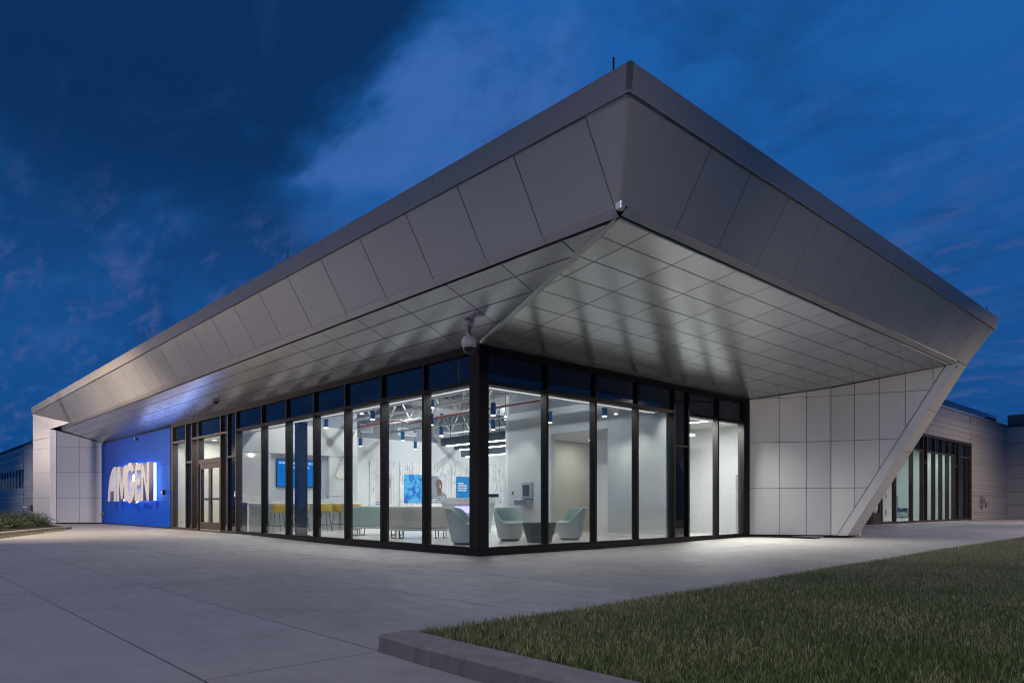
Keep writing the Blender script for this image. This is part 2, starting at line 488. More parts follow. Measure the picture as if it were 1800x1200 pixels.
def clip(poly, half):
    """Clip a 2-D polygon by half-planes (a, b, c): a*x + b*y <= c."""
    for a, b, c in half:
        out = []
        for i in range(len(poly)):
            p, q = poly[i], poly[(i + 1) % len(poly)]
            dp = a * p[0] + b * p[1] - c; dq = a * q[0] + b * q[1] - c
            if dp <= 0: out.append(p)
            if (dp < 0 < dq) or (dq < 0 < dp):
                t = dp / (dp - dq); out.append((p[0] + (q[0] - p[0]) * t, p[1] + (q[1] - p[1]) * t))
        poly = out
        if len(poly) < 3: return []
    return poly

def halves(poly):
    """Half-planes of a convex polygon in either winding."""
    ar = sum(poly[i][0] * poly[(i + 1) % len(poly)][1] - poly[(i + 1) % len(poly)][0] * poly[i][1] for i in range(len(poly)))
    P = poly if ar > 0 else poly[::-1]
    hs = []
    for i in range(len(P)):
        p, q = P[i], P[(i + 1) % len(P)]
        a, b = (q[1] - p[1]), -(q[0] - p[0]); L = math.hypot(a, b)
        if L < 1e-6: continue
        hs.append((a / L, b / L, (a * p[0] + b * p[1]) / L))
    return hs

def area2(p):
    return abs(sum(p[i][0] * p[(i + 1) % len(p)][1] - p[(i + 1) % len(p)][0] * p[i][1] for i in range(len(p)))) / 2

def panel(name, poly2, to3, t, m, parent, gap=0.006):
    """One panel: a convex 2-D outline pulled in by the gap, mapped to space, given the thickness vector t."""
    hs = [(a, b, c - gap) for a, b, c in halves(poly2)]
    q = clip(list(poly2), hs)
    q = [p for i, p in enumerate(q) if math.hypot(p[0] - q[i - 1][0], p[1] - q[i - 1][1]) > 1e-5]
    if len(q) < 3 or area2(q) < 0.004: return None
    return MB().poly([to3(*p) for p in q], t).build(name, m, parent)

def panel_grid(name, us, vs, region, to3, t, m, parent, gap=0.006):
    hs = halves(region); out = []
    for i in range(len(us) - 1):
        for j in range(len(vs) - 1):
            c = clip([(us[i], vs[j]), (us[i + 1], vs[j]), (us[i + 1], vs[j + 1]), (us[i], vs[j + 1])], hs)
            if len(c) >= 3:
                o = panel(name, c, to3, t, m, parent, gap)
                if o: out.append(o)
    return out

def children(o):
    return [c for c in o.children]

def copy_tree(o, parent=None):
    c = o.copy(); COL.objects.link(c)
    if parent is not None: c.parent = parent
    for ch in list(o.children): copy_tree(ch, c)
    return c

def smooth01(t):
    t = max(0.0, min(1.0, t)); return t * t * (3 - 2 * t)

def gz(x, y):
    """Height of the paving: it falls a little from the doors to the glass corner."""
    return min(-0.015, -0.092 + 0.078 * smooth01((-x - 4.5) / 7.0) + 0.060 * smooth01((y - 3.5) / 6.0))

# ------------------------------------------------------------------ ground, paving
g = MB()
g.add([(-900, -900, -0.30), (900, -900, -0.30), (900, 900, -0.30), (-900, 900, -0.30)], [(0, 1, 2, 3)])
structure(g.build('ground', 'ground_far'))

pavement = bpy.data.objects.new('pavement', None); COL.objects.link(pavement); structure(pavement)
XE = lambda y: 5.88 - 0.043 * (y + 5.5)       # edge between paving and lawn
def slab(x0, x1, y0, y1, xe=False):
    nx = max(1, int((x1 - x0) / 1.5)); ny = max(1, int((y1 - y0) / 1.5)); gp = 0.0065
    mb = MB(); idx = {}
    for j in range(ny + 1):
        for i in range(nx + 1):
            y = y0 + gp + (y1 - y0 - 2 * gp) * j / ny
            xr = (XE(y) + .03 if xe else x1 - gp)
            x = x0 + gp + (xr - x0 - gp) * i / nx
            idx[i, j] = len(mb.v); mb.v.append((x, y, gz(x, y)))
    for j in range(ny):
        for i in range(nx):
            mb.f.append((idx[i, j], idx[i + 1, j], idx[i + 1, j + 1], idx[i, j + 1])); mb.fm.append(0)
    ring = [idx[i, 0] for i in range(nx + 1)] + [idx[nx, j] for j in range(1, ny + 1)] + [idx[i, ny] for i in range(nx - 1, -1, -1)] + [idx[0, j] for j in range(ny - 1, 0, -1)]
    low = []
    for r in ring:
        v = mb.v[r]; low.append(len(mb.v)); mb.v.append((v[0], v[1], v[2] - 0.09))
    for k in range(len(ring)):
        k2 = (k + 1) % len(ring); mb.f.append((ring[k], low[k], low[k2], ring[k2])); mb.fm.append(0)
    mb.build('paving_slab', 'concrete', pavement)
xs = [-44.7, -39.7, -34.6, -29.6, -24.5, -19.45, -14.4, -9.3, -4.25, 0.80, 5.85]
ys = [-14.5, -12.0, -9.4, -6.85, -5.77, -3.95, -2.10, 0.25]
for i in range(len(xs) - 1):
    for j in range(len(ys) - 1):
        if i == len(xs) - 2 and j >= 4: continue
        slab(xs[i], xs[i + 1], ys[j], ys[j + 1])
for j in range(4): slab(5.85, 10.9, ys[j], ys[j + 1]); slab(10.9, 16.0, ys[j], ys[j + 1])
for a, b in ((-5.77, -3.95), (-3.95, -2.10), (-2.10, 0.25)): slab(0.80, 5.4, a, b, True)
yy = [0.25, 3.4, 7.1, 10.8, 14.6, 18.4, 22.2, 27.0, 32.0, 37.0, 42.0, 47.3]
for j in range(len(yy) - 1):
    slab(-2.0, 1.9, yy[j], yy[j + 1]); slab(1.9, 5.4, yy[j], yy[j + 1], True)
for a, b in ((18.4, 27.0), (27.0, 37.0), (37.0, 47.3)): pass

# lawn, kerb
def lawn_z(x, y):
    return 0.0 + 0.02 * noise.noise(Vector((x * 0.35, y * 0.35, 0))) - 0.05 * smooth01((y - 8) / 10) - 0.03 * smooth01(1 - (x - XE(y)) / 0.3) * smooth01((y + 5.0) / 1.5)
lm = MB(); N = 60
for j in range(N + 1):
    for i in range(N + 1):
        ty = (j / N) ** 1.7; tx = (i / N) ** 1.8
        y = -5.55 + 52.8 * ty; x = XE(y) + 0.01 + 42 * tx
        lm.v.append((x - (.0 if i else .012), y, lawn_z(x, y) if i else -.14))
for j in range(N):
    for i in range(N):
        a = j * (N + 1) + i; lm.f.append((a, a + 1, a + N + 2, a + N + 1)); lm.fm.append(0)
structure(lm.build('lawn', 'lawn_soil', smooth=True))

def kerb_mesh(pts, w, zb, zt, name, batter=0.02):
    """A cast kerb along plan points (outer line), width w to the left of travel."""
    mb = MB(); P = [Vector((p[0], p[1], 0)) for p in pts]; n = len(P)
    prof = [(0.0, zb), (batter, zt - 0.018), (batter + 0.02, zt), (w - 0.01, zt), (w, zt - 0.012), (w, zb)]
    for i in range(n):
        d = (P[min(i + 1, n - 1)] - P[max(i - 1, 0)]).normalized(); s = Vector((-d.y, d.x, 0))
        for o, z in prof:
            q = P[i] + s * o; mb.v.append((q.x, q.y, z))
    k = len(prof)
    for i in range(n - 1):
        for j in range(k - 1):
            a = i * k + j; mb.f.append((a, a + k, a + k + 1, a + 1)); mb.fm.append(0)
    mb.f.append(tuple(range(k))); mb.fm.append(0)
    mb.f.append(tuple((n - 1) * k + j for j in range(k))[::-1]); mb.fm.append(0)
    return structure(mb.build(name, 'kerb_concrete', smooth=True))
kerb_mesh([(5.86, -5.800)] + [(5.86 + 0.4 * i, -5.815) for i in range(1, 40)], 0.27, -0.2, 0.018, 'kerb')

# grass blades
def blades(name, P, zf, h0, h1, w, dry, seed, kind='stuff', lean=0.5):
    r = np.random.default_rng(seed); n = len(P)
    z = np.array([zf(a, b) for a, b in P])
    h = r.uniform(h0, h1, n) * (0.65 + 0.7 * r.random(n) ** 2); a = r.uniform(0, 2 * np.pi, n); l = r.uniform(0.1, lean, n) * h
    ww = w * r.uniform(0.7, 1.3, n)
    dx, dy = np.cos(a), np.sin(a); b = a + r.uniform(0.6, 2.4, n); lx, ly = np.cos(b), np.sin(b)
    V = np.zeros((n, 5, 3))
    V[:, 0] = np.c_[P[:, 0] - dx * ww, P[:, 1] - dy * ww, z - 0.01]
    V[:, 1] = np.c_[P[:, 0] + dx * ww, P[:, 1] + dy * ww, z - 0.01]
    V[:, 2] = np.c_[P[:, 0] - dx * ww * 0.7 + lx * l * 0.35, P[:, 1] - dy * ww * 0.7 + ly * l * 0.35, z + h * 0.6]
    V[:, 3] = np.c_[P[:, 0] + dx * ww * 0.7 + lx * l * 0.35, P[:, 1] + dy * ww * 0.7 + ly * l * 0.35, z + h * 0.6]
    V[:, 4] = np.c_[P[:, 0] + lx * l, P[:, 1] + ly * l, z + h]
    me = bpy.data.meshes.new(name)
    i0 = np.arange(n)[:, None] * 5
    tri = np.concatenate([i0 + np.array([0, 1, 3]), i0 + np.array([0, 3, 2]), i0 + np.array([2, 3, 4])], 1).reshape(-1)
    me.vertices.add(n * 5); me.vertices.foreach_set('co', V.reshape(-1))
    me.loops.add(len(tri)); me.loops.foreach_set('vertex_index', tri.astype(np.int32))
    me.polygons.add(len(tri) // 3); me.polygons.foreach_set('loop_start', np.arange(0, len(tri), 3, dtype=np.int32))
    g1 = np.array([0.048, 0.115, 0.022]); g2 = np.array([0.165, 0.215, 0.055]); st = np.array([0.50, 0.43, 0.22])
    t = r.random((n, 1)); c = g1 * (1 - t) + g2 * t
    clump = np.array([noise.noise(Vector((a_ * 0.9, b_ * 0.9, 5.0))) + 0.5 * noise.noise(Vector((a_ * 4.0, b_ * 4.0, 2.0))) for a_, b_ in P])
    isd = (r.random(n) < np.clip(dry + clump * 0.45, 0.02, 0.85))
    c[isd] = st * r.uniform(0.45, 1.1, (isd.sum(), 1))
    cols = np.ones((n, 5, 4)); cols[:, :, :3] = c[:, None, :]
    at = me.color_attributes.new('tint', 'FLOAT_COLOR', 'POINT'); at.data.foreach_set('color', cols.reshape(-1))
    me.materials.append(MATS['grass_blade']); me.update(); me.validate()
    o = link(name, me); o['kind'] = kind
    return o
def lawn_points(n, seed):
    r = np.random.default_rng(seed)
    out = []
    C = np.array([9.648, -8.158])
    a0, a1 = math.radians(42), math.radians(151)
    m = n * 6
    ang = r.uniform(a0, a1, m); d = 2.4 + 40.0 * r.random(m) ** 2.4
    X = C[0] + np.cos(ang) * d; Y = C[1] + np.sin(ang) * d
    ok = (Y > -5.54) & (X > 5.885 - 0.043 * (Y + 5.5)) & (Y < 46)
    return np.c_[X, Y][ok][:n]
gp = lawn_points(640000, 3)
blades('grass', gp, lawn_z, 0.020, 0.048, 0.0016, 0.34, 5, lean=1.0)

# ------------------------------------------------------------------ main building
B = thing('pavilion', 'low modern pavilion with angular metal canopy and lit glass corner', 'building')
ZG = 3.73                 # head of the glazing = inner edge of the soffit
ZE = 4.41; XO = 4.43; YO = -1.55       # lower fascia edge
ZS = 5.29; XS = 4.95; YS = -2.07       # seam under the coping
ZT = 5.575; XT = 5.02; YT = -2.13      # top of the coping
XL = -31.3
X2 = lambda x: 10.79 + 0.372 * (x - 1.73)         # plan line of the canted end wall
WL0, WL1 = (-27.1, 0.0), (-28.543, -1.555)        # left wing wall in plan

# soffit
SR = (4.35 - ZG) / 4.42; SL = (4.35 - ZG) / 1.55
def sr(x, y): return (x, y, ZG + SR * x)
def sl(x, y): return (x, y, ZG - SL * y)
XI, YI = XO - 0.17, YO + 0.13
hip = (XI, -XI * (-YI / XI))
usr = [0.0, 0.62, 1.19, 1.73, 2.255, 2.79, 3.32, 3.845, 4.6]
vsr = [-0.73 + 1.08 * k for k in range(-1, 13)]
panel_grid('soffit_panel', usr, vsr, [(0.02, 0.0), (XI, YI), (XI, X2(XI) - 0.02), (1.73, 10.77), (0.02, 9.62)], sr, (0, 0, 0.007), 'soffit_metal', B, 0.0075)
usl = sorted([3.36, 2.15, 0.85] + [0.85 - 1.37 * k for k in range(1, 23)] + [4.6])
vsl = [-1.6, -1.13, -0.775, -0.405, 0.0]
panel_grid('soffit_panel', usl, vsl, [(0.0, -0.02), (XI, YI), (WL1[0] + 0.15, YI), (WL0[0] + 0.02, -0.02)], sl, (0, 0, 0.007), 'soffit_metal', B, 0.0075)
bk = MB()
bk.add([(-0.05, 0.0, ZG + .035), (XI, YI, 4.375), (XI, X2(XI), 4.375), (1.73, 10.79, ZG + .035 + SR * 1.73), (-0.05, 9.62, ZG + .035)], [(0, 1, 2, 3, 4)])
bk.add([(-0.05, 0.0, ZG + .035), (XI, YI, 4.375), (WL1[0] - .2, YI, 4.375), (WL0[0] - .2, 0.0, ZG + .035)], [(0, 1, 2, 3)])
bk.build('soffit_backing', 'joint_black', B)
MB().bar((0.10, -0.035, ZG + 0.010), (XI + 0.02, YI - 0.005, 4.325), 0.075, 0.045).build('hip_trim', 'trim_metal', B)

# fascia panels, left (leaning out)
lean = (YS - YO) / (ZS - ZE)
def fl(x, s): return (x, YO + (YS - YO) * s, ZE + (ZS - ZE) * s)
jx = [4.33, 3.11, 1.95, 0.69] + [-0.66 - 1.355 * k for k in range(0, 23)]
# crease where the leaning fascia dies into the upright face of the far leg
cre = [(-25.6, 0.0), (XL, 1.0)]
reg = [(4.33, 0), (4.33, 1), (XL, 1.0), (-25.6, 0.0)]
hs = halves(reg)
def fas_panel(poly, to3, t, parent=B, name='fascia_panel'):
    return panel(name, poly, to3, t, 'fascia_metal', parent, 0.0085)
tl = Vector((0, 0.006, 0.002))
for i in range(len(jx) - 1):
    c = clip([(jx[i + 1], 0), (jx[i], 0), (jx[i], 1), (jx[i + 1], 1)], hs)
    if len(c) >= 3: fas_panel(c, fl, tl)
c = clip([(-33, 0), (jx[-1], 0), (jx[-1], 1), (-33, 1)], hs)
if len(c) >= 3: fas_panel(c, fl, tl)
# fascia panels, right
ye0, ye1 = X2(4.44), 12.91
def fr(y, s): return (XO + (XS - XO) * s, y, ZE + (ZS - ZE) * s)
jy = [-1.41, -0.40, 0.60, 1.69, 2.78] + [2.78 + 1.09 * k for k in range(1, 10)]
tr_ = Vector((-0.006, 0, 0.002))
regr = [(-1.41, 0), (-1.41, 1), (12.91, 1), (12.58, 0.0)]
hr = halves(regr)
for i in range(len(jy)):
    y1 = jy[i + 1] if i + 1 < len(jy) else 14
    c = clip([(jy[i], 0), (y1, 0), (y1, 1), (jy[i], 1)], hr)
    if len(c) >= 3: fas_panel(c, fr, tr_)
# folded corner panel, slightly rounded at the arris
rr = 0.05
def cornp(s):
    xo = XO + (XS - XO) * s; yo = YO + (YS - YO) * s; z = ZE + (ZS - ZE) * s
    pts = [(4.335, yo, z), (xo - rr, yo, z)]
    for k in range(1, 6):
        a = math.radians(-90 + 15 * k); pts.append((xo - rr + rr * math.cos(a), yo + rr + rr * math.sin(a), z))
    return pts + [(xo, yo + rr, z), (xo, -1.405, z)]
a, b = cornp(0.0), cornp(1.0); cm = MB(); n = len(a)
ai = [(p[0] - 0.03, p[1] + 0.03, p[2] + .01) for p in a]; bi = [(p[0] - 0.03, p[1] + 0.03, p[2] + .01) for p in b]
cm.v = a + b + ai + bi
for i in range(n - 1):
    cm.f += [(i, i + 1, n + i + 1, n + i), (2 * n + i, 3 * n + i, 3 * n + i + 1, 2 * n + i + 1), (i, 2 * n + i, 2 * n + i + 1, i + 1), (n + i, n + i + 1, 3 * n + i + 1, 3 * n + i)]
cm.fm = [0] * len(cm.f)
cm.build('corner_panel', 'fascia_metal', B, smooth=True)
# dark sub-frame behind the fascia
sb = MB()
sb.add([(XO - .04, YO + .04, ZE + .005), (XL + .2, YO + .04, ZE + .005), (XL + .2, YS + .04, ZS), (XS - .04, YS + .04, ZS)], [(0, 1, 2, 3)])
sb.add([(XO - .04, YO + .04, ZE + .005), (XO - .04, 12.5, ZE + .005), (XS - .04, 12.85, ZS), (XS - .04, YS + .04, ZS)], [(0, 1, 2, 3)])
sb.build('fascia_backing', 'joint_black', B)
# bottom returns under each fascia panel, then the dark shadow gap and its thin trim
def ret(p0, p1, q0, q1):
    MB().poly([p0, p1, q1, q0], (0, 0, 0.012)).build('fascia_return', 'wall_metal', B)
for i in range(len(jx) - 1):
    x1, x0 = jx[i] - .006, jx[i + 1] + .006
    if x0 < -28.4: break
    ret((x0, YO + .002, ZE - .004), (x1, YO + .002, ZE - .004), (x0, YO + .095, 4.312), (x1, YO + .095, 4.312))
for i in range(len(jy)):
    y0 = jy[i] + .006; y1 = (jy[i + 1] if i + 1 < len(jy) else 11.75) - .006
    y1 = min(y1, 11.75)
    if y1 - y0 > 0.05: ret((XO - .002, y0, ZE - .004), (XO - .002, y1, ZE - .004), (XO - .11, y0, 4.338), (XO - .11, y1, 4.338))
MB().bar((XI + .03, YI - .005, 4.306), (WL1[0], YI - .005, 4.306), 0.014, 0.02).build('soffit_trim', 'bronze_frame', B)
MB().bar((XI + .020, YI, 4.330), (XI + .020, X2(XI) + .02, 4.330), 0.02, 0.02).build('soffit_trim', 'fascia_metal', B)
capb = MB().box(XO - .075, XO + .012, YO - .012, YO + .075, ZE - .055, ZE + .035).build('corner_cap', 'trim_metal', B); bevel(capb, .004, 1)

# coping (upright top band with a lip)
def cl(x, s): return (x, YS - .012 + (YT - YS) * s, ZS + .004 + (ZT - ZS) * s)
def crr(y, s): return (XS + .012 + (XT - XS) * s, y, ZS + .004 + (ZT - ZS) * s)
cj = [XT, 1.47 - 0.0] + [1.47 - 3.33 * k for k in range(1, 10)] + [XL - 0.02]
for i in range(len(cj) - 1):
    xa, xb = cj[i + 1] + .003, cj[i] - .003
    if i == 0: pts = [cl(xa, 0), (XS + .012, YS - .012, ZS + .004), (XT + .012, YT - .012, ZT + .004), cl(xa, 1)]
    else: pts = [cl(xa, 0), cl(xb, 0), cl(xb, 1), cl(xa, 1)]
    m_ = MB().poly(pts, (0, 0.05, 0.0))
    m_.bar((pts[0][0], YS - .020, ZS + .010), (pts[1][0], YS - .020, ZS + .010), 0.022, 0.020)
    m_.build('coping_panel', 'coping_metal', B)
cjy = [YT, 1.47, 4.80, 8.13, 11.46, 13.0]
for i in range(len(cjy) - 1):
    ya, yb = cjy[i] + .003, cjy[i + 1] - .003
    if i == 0: pts = [(XS + .012, YS - .012, ZS + .004), crr(yb, 0), crr(yb, 1), (XT + .012, YT - .012, ZT + .004)]
    else: pts = [crr(ya, 0), crr(yb, 0), crr(yb, 1), crr(ya, 1)]
    m_ = MB().poly(pts, (-0.05, 0, 0.0))
    m_.bar((XS + .020, pts[0][1], ZS + .010), (XS + .020, pts[1][1], ZS + .010), 0.022, 0.020)
    m_.build('coping_panel', 'coping_metal', B)
rf = MB().poly([(XS - .02, YS + .05, ZT - .10), (XS - .02, 12.9, ZT - .10), (XL + .1, 12.9, ZT - .10), (XL + .1, YS + .05, ZT - .10)], (0, 0, -0.12))
rf.build('roof', 'roof_membrane', B)
# back walls close the volume
bw = MB(); bw.box(XL + .2, -6.2, 16.6, 16.75, -.1, 5.4).build('rear_wall', 'grey_paint', B)

# left glazed front
FR = 'dark_frame'; FB = 'bronze_frame'
def mull(x, y, facing, z0, z1, w=0.060, d=0.14, m=FR):
    if facing == 'L': return box('mullion', x - w / 2, x + w / 2, y - .02, y + d, z0, z1, m, B)
    return box('mullion', -d, .02, y - w / 2, y + w / 2, z0, z1, m, B)
mx = [-1.715, -3.25, -4.78, -6.31, -7.84, -9.37, -11.20, -11.86, -12.43, -14.40, -14.99, -15.60, -17.02]
ZTR0, ZTR1 = 3.03, 3.10
ZHD = 3.60
for i, x in enumerate(mx): mull(x, 0, 'L', 0.0, ZHD, 0.062, 0.17, FR if i < 6 else FB)
mull(-17.14, 0, 'L', 0.0, ZHD, 0.10, 0.17, FB)
ex = [-0.26] + mx
def hbar_l(xa, xb, z0, z1, m=FR, name='transom_bar'): return box(name, xa + .031, xb - .031, -.012, .12, z0, z1, m, B)
def pane_l(xa, xb, z0, z1, m='clear_glass', name='window_pane'): return box(name, xa + .02, xb - .02, .045, .057, z0, z1, m, B)
for i in range(6):
    xb = ex[i] + (0.031 if i == 0 else 0); xa = ex[i + 1]
    hbar_l(xa, xb, ZTR0, ZTR1); hbar_l(xa, xb, 0.0, 0.062, name='sill_bar')
    pane_l(xa, xb, 0.06, ZTR0 + .005); pane_l(xa, xb, ZTR1 - .005, ZHD, 'spandrel_glass', 'spandrel_pane')
xa, xb = -11.20, -9.37
hbar_l(xa, xb, ZTR0, ZTR1); hbar_l(xa, xb, 0.0, 0.062, name='sill_bar'); pane_l(xa, xb, 0.06, ZTR0 + .005); pane_l(xa, xb, ZTR1 - .005, ZHD, 'spandrel_glass', 'spandrel_pane')
for (xa, xb, kind) in ((-11.86, -11.20, 'F'), (-12.43, -11.86, 'E'), (-14.40, -12.43, 'D'), (-14.99, -14.40, 'E'), (-15.60, -14.99, 'F'), (-17.02, -15.60, 'A')):
    if kind in 'EA':
        hbar_l(xa, xb, ZTR0, ZTR1, FB); hbar_l(xa, xb, 0, .062, FB, 'sill_bar'); pane_l(xa, xb, .06, ZTR0 + .005); pane_l(xa, xb, ZTR1 - .005, ZHD, 'spandrel_glass', 'spandrel_pane')
    elif kind == 'F':
        hbar_l(xa, xb, 2.27, 2.335, FB); hbar_l(xa, xb, 0, .062, FB, 'sill_bar')
        pane_l(xa, xb, .06, 2.275, 'spandrel_glass', 'spandrel_pane'); pane_l(xa, xb, 2.33, ZHD, 'spandrel_glass', 'spandrel_pane')
    else:
        hbar_l(xa, xb, ZTR0, ZTR1, FB); hbar_l(xa, xb, 2.19, 2.33, FB)
        pane_l(xa, xb, 2.32, ZTR0 + .005); pane_l(xa, xb, ZTR1 - .005, ZHD, 'spandrel_glass', 'spandrel_pane')
box('head_bar', -17.19, -0.0, -.025, .17, ZHD, ZG + .03, FR, B)
box('sill_back', -17.19, -12.45, .06, .30, -.02, 0.0, FR, B)
# corner post
box('corner_post', -0.26, 0.030, -0.030, 0.20, 0.0, ZG + .03, FR, B, .006)
# right glazed front
my = [1.735, 3.205, 4.66, 6.10, 6.71, 8.07, 9.40]
for y in my: mull(0, y, 'R', 0.0, ZHD)
def hbar_r(ya, yb, z0, z1, name='transom_bar'): return box(name, -.12, .012, ya + .031, yb - .031, z0, z1, FR, B)
def pane_r(ya, yb, z0, z1, m='clear_glass', name='window_pane'): return box(name, -.057, -.045, ya + .02, yb - .02, z0, z1, m, B)
ey = [0.17] + my
for i in range(7):
    ya, yb = ey[i], ey[i + 1]
    hbar_r(ya, yb, 0, .062, 'sill_bar')
    if i == 4:
        hbar_r(ya, yb, 2.24, 2.29); pane_r(ya, yb, .06, 2.245, 'spandrel_glass', 'spandrel_pane'); pane_r(ya, yb, 2.285, ZHD, 'spandrel_glass', 'spandrel_pane')
        continue
    hbar_r(ya, yb, ZTR0, ZTR1); pane_r(ya, yb, .06, ZTR0 + .005); pane_r(ya, yb, ZTR1 - .005, ZHD, 'spandrel_glass', 'spandrel_pane')
box('head_bar', -.17, .025, 0.20, 9.66, ZHD, ZG + .03, FR, B)
box('jamb', -.20, .03, 9.43, 9.66, 0, ZHD, FR, B)
# base kerb under the frames
base = MB(); base.box(-17.19, .022, -.022, .20, -.22, -.001); base.box(-.20, .022, .20, 9.75, -.22, -.001)
base.build('base_kerb', 'dark_frame', B)

# entrance door pair
door = box('door', -14.37, -12.46, .02, .09, 2.14, 2.188, FB, B)
for sgn, (xa, xb) in ((-1, (-14.335, -13.42)), (1, (-13.41, -12.495))):
    lf = MB()
    lf.box(xa, xa + .115, .015, .06, .012, 2.135); lf.box(xb - .115, xb, .015, .06, .012, 2.135)
    lf.box(xa + .115, xb - .115, .015, .06, .012, .285); lf.box(xa + .115, xb - .115, .015, .06, 2.02, 2.135)
    lf.build('door_leaf', FB, door)
    box('door_glass', xa + .115, xb - .115, .032, .042, .285, 2.02, 'clear_glass', door)
    box('push_bar', xa + .10, xb - .10, .075, .115, 1.005, 1.065, 'black_plastic', door)
    box('kick_strip', xa + .01, xb - .01, .008, .014, .02, .055, 'steel', door)
    hx = -13.47 if sgn < 0 else -13.36
    hd = MB(); hd.box(hx - .025, hx + .025, .0, .014, .80, 1.10); hd.tube([(hx, -.02, 1.0), (hx + (-.11 if sgn < 0 else .11), -.045, .985)], .012); hd.tube([(hx, .005, 1.0), (hx, -.03, 1.0)], .016)
    hd.build('door_handle', 'chrome', door)
for xa in (-14.385, -12.475): box('door_jamb', xa - .012, xa + .012, .0, .10, 0, 2.19, 'trim_metal', door)

# blue sign wall
bj = [-27.08, -25.90, -24.64, -23.47, -22.28, -21.12, -19.90, -18.72, -17.48, -17.19]
zb_ = [-0.02, 1.16, 2.36, 3.68]
panel_grid('blue_panel', bj, [0.03, 1.10, 2.33, 3.66], [(-27.08, .03), (-17.19, .03), (-17.19, 3.66), (-27.08, 3.66)], lambda x, z: (x, -.035, z), (0, .03, 0), 'blue_metal', B, .004)
box('blue_wall_backing', -27.1, -17.19, 0.0, .15, -.1, 3.72, 'joint_black', B)
box('base_trim', -27.08, -17.19, -.028, 0.0, -.12, .028, 'dark_frame', B)

# panelled end walls
def plan_wall(name, p, q, us, vs, region, m, thick=0.03):
    d = Vector((q[0] - p[0], q[1] - p[1], 0)); d.normalize(); nrm = Vector((d.y, -d.x, 0))
    def to3(u, v): return (p[0] + d.x * u, p[1] + d.y * u, v)
    return d, to3
def end_wall(p, q, us, vs, region, back, m='wall_metal', name='wall_panel'):
    d = Vector((q[0] - p[0], q[1] - p[1], 0)).normalized(); nb = Vector((-d.y, d.x, 0)) * back
    to3 = lambda u, v: (p[0] + d.x * u, p[1] + d.y * u, v)
    panel_grid(name, us, vs, region, to3, nb * .025, m, B, .0065)
    r3 = [Vector(to3(*r)) + nb * .03 for r in region]
    MB().poly(r3, nb * .08).build('wall_backing', 'joint_black', B)
    return to3
# right: first canted length, then the triangular length beside the leaning leg
L1 = math.hypot(1.73, 10.79 - 9.66)
end_wall((0.02, 9.66), (1.73, 10.79), [0.0, L1 * .378, L1 * .705, L1], [0.0, 1.29, 2.54, 3.74, 4.4], [(0, 0.03), (L1, 0.03), (L1, ZG + SR * 1.73 - .01), (0, ZG - .01)], 1)
L2 = math.hypot(4.43 - 1.73, X2(4.43) - 10.79)
lk = lambda x: math.hypot(x - 1.73, X2(x) - 10.79)
zl = lambda x: (x - 2.10) / .53
strip = 0.27
reg2 = [(0, .03), (lk(2.10) - strip + .02, .03), (lk(4.44) - strip - .02, 4.32), (0, ZG + SR * 1.73 - .01)]
T2 = end_wall((1.75, 10.797), (4.43, X2(4.43)), [0, .56, 1.14, 1.73, 2.34, 3.2], [0.0, 1.29, 2.54, 3.74, 4.6], reg2, 1)
MB().poly([Vector(T2(0, ZG + SR * 1.73 - .05)) + Vector((-.01, .03, 0)), Vector(T2(lk(4.40), 4.26)) + Vector((-.01, .03, 0)), Vector(T2(lk(4.44), 4.48)) + Vector((-.01, .03, 0)), Vector(T2(0, 4.2)) + Vector((-.01, .03, 0))], (-.03, .09, 0)).build('wall_head', 'joint_black', B)
rs = [(lk(2.10) - strip + .03, .03), (lk(2.10), .03), (lk(4.44), 4.38), (lk(4.44) - strip, 4.33)]
MB().poly([T2(*r) for r in rs], Vector((-.35, .93, 0)) * .04).build('leg_return', 'wall_metal', B)
box('base_trim', .02, 1.72, 9.80, 10.2, -.1, .0, 'dark_frame', B).hide_render = False
bt = MB().poly([(.02, 9.655, -.12), (1.745, 10.785, -.12), (2.125, 10.905, -.12), (2.0, 11.75, -.12), (1.5, 11.75, -.12), (0, 10.2, -.12)], (0, 0, .148)); bt.build('base_trim', 'dark_frame', B)
# the leaning leg
def lg(y, z): return (2.10 + .53 * z, y, z)
yin = lambda z: 10.93 + (11.80 - 10.93) * z / 4.42
yout = lambda z: 11.69 + (12.58 - 11.69) * z / 4.42
zz = [0.03, 1.13, 2.22, 3.25, 4.405]
for i in range(4):
    a_, b_ = zz[i] + .006, zz[i + 1] - .006
    MB().poly([lg(yin(a_), a_), lg(yout(a_), a_), lg(yout(b_), b_), lg(yin(b_), b_)], (-.05, 0, .026)).build('leg_panel', 'fascia_metal', B)
lb = MB().poly([lg(yin(0) + .01, 0), lg(yout(0) - .02, 0), lg(yout(4.4) - .02, 4.4), lg(yin(4.4) + .01, 4.4)], (0, 0, 0.0))
lb = MB()
def lgo(y, z, o): p = lg(y, z); return (p[0] - o, p[1], p[2])
A0 = [lgo(yin(0) + .01, 0, .05), lgo(yout(0) - .01, 0, .05), lgo(yout(4.4) - .01, 4.4, .05), lgo(yin(4.4) + .01, 4.4, .05)]
lb.poly(A0, (-.30, 0, .16)); lb.build('leg_core', 'wall_metal', B)
# side closing under the coping at the far end of the right front
MB().poly([(XO - .02, 12.56, ZE), (XS, 12.89, ZS), (XT, 12.98, ZT), (0, 12.98, ZT), (0, 12.56, ZE)], (0, .03, 0)).build('end_wall', 'fascia_metal', B)
box('end_wall', -6.2, 1.9, 12.3, 12.42, -.1, 5.4, 'fascia_metal', B)

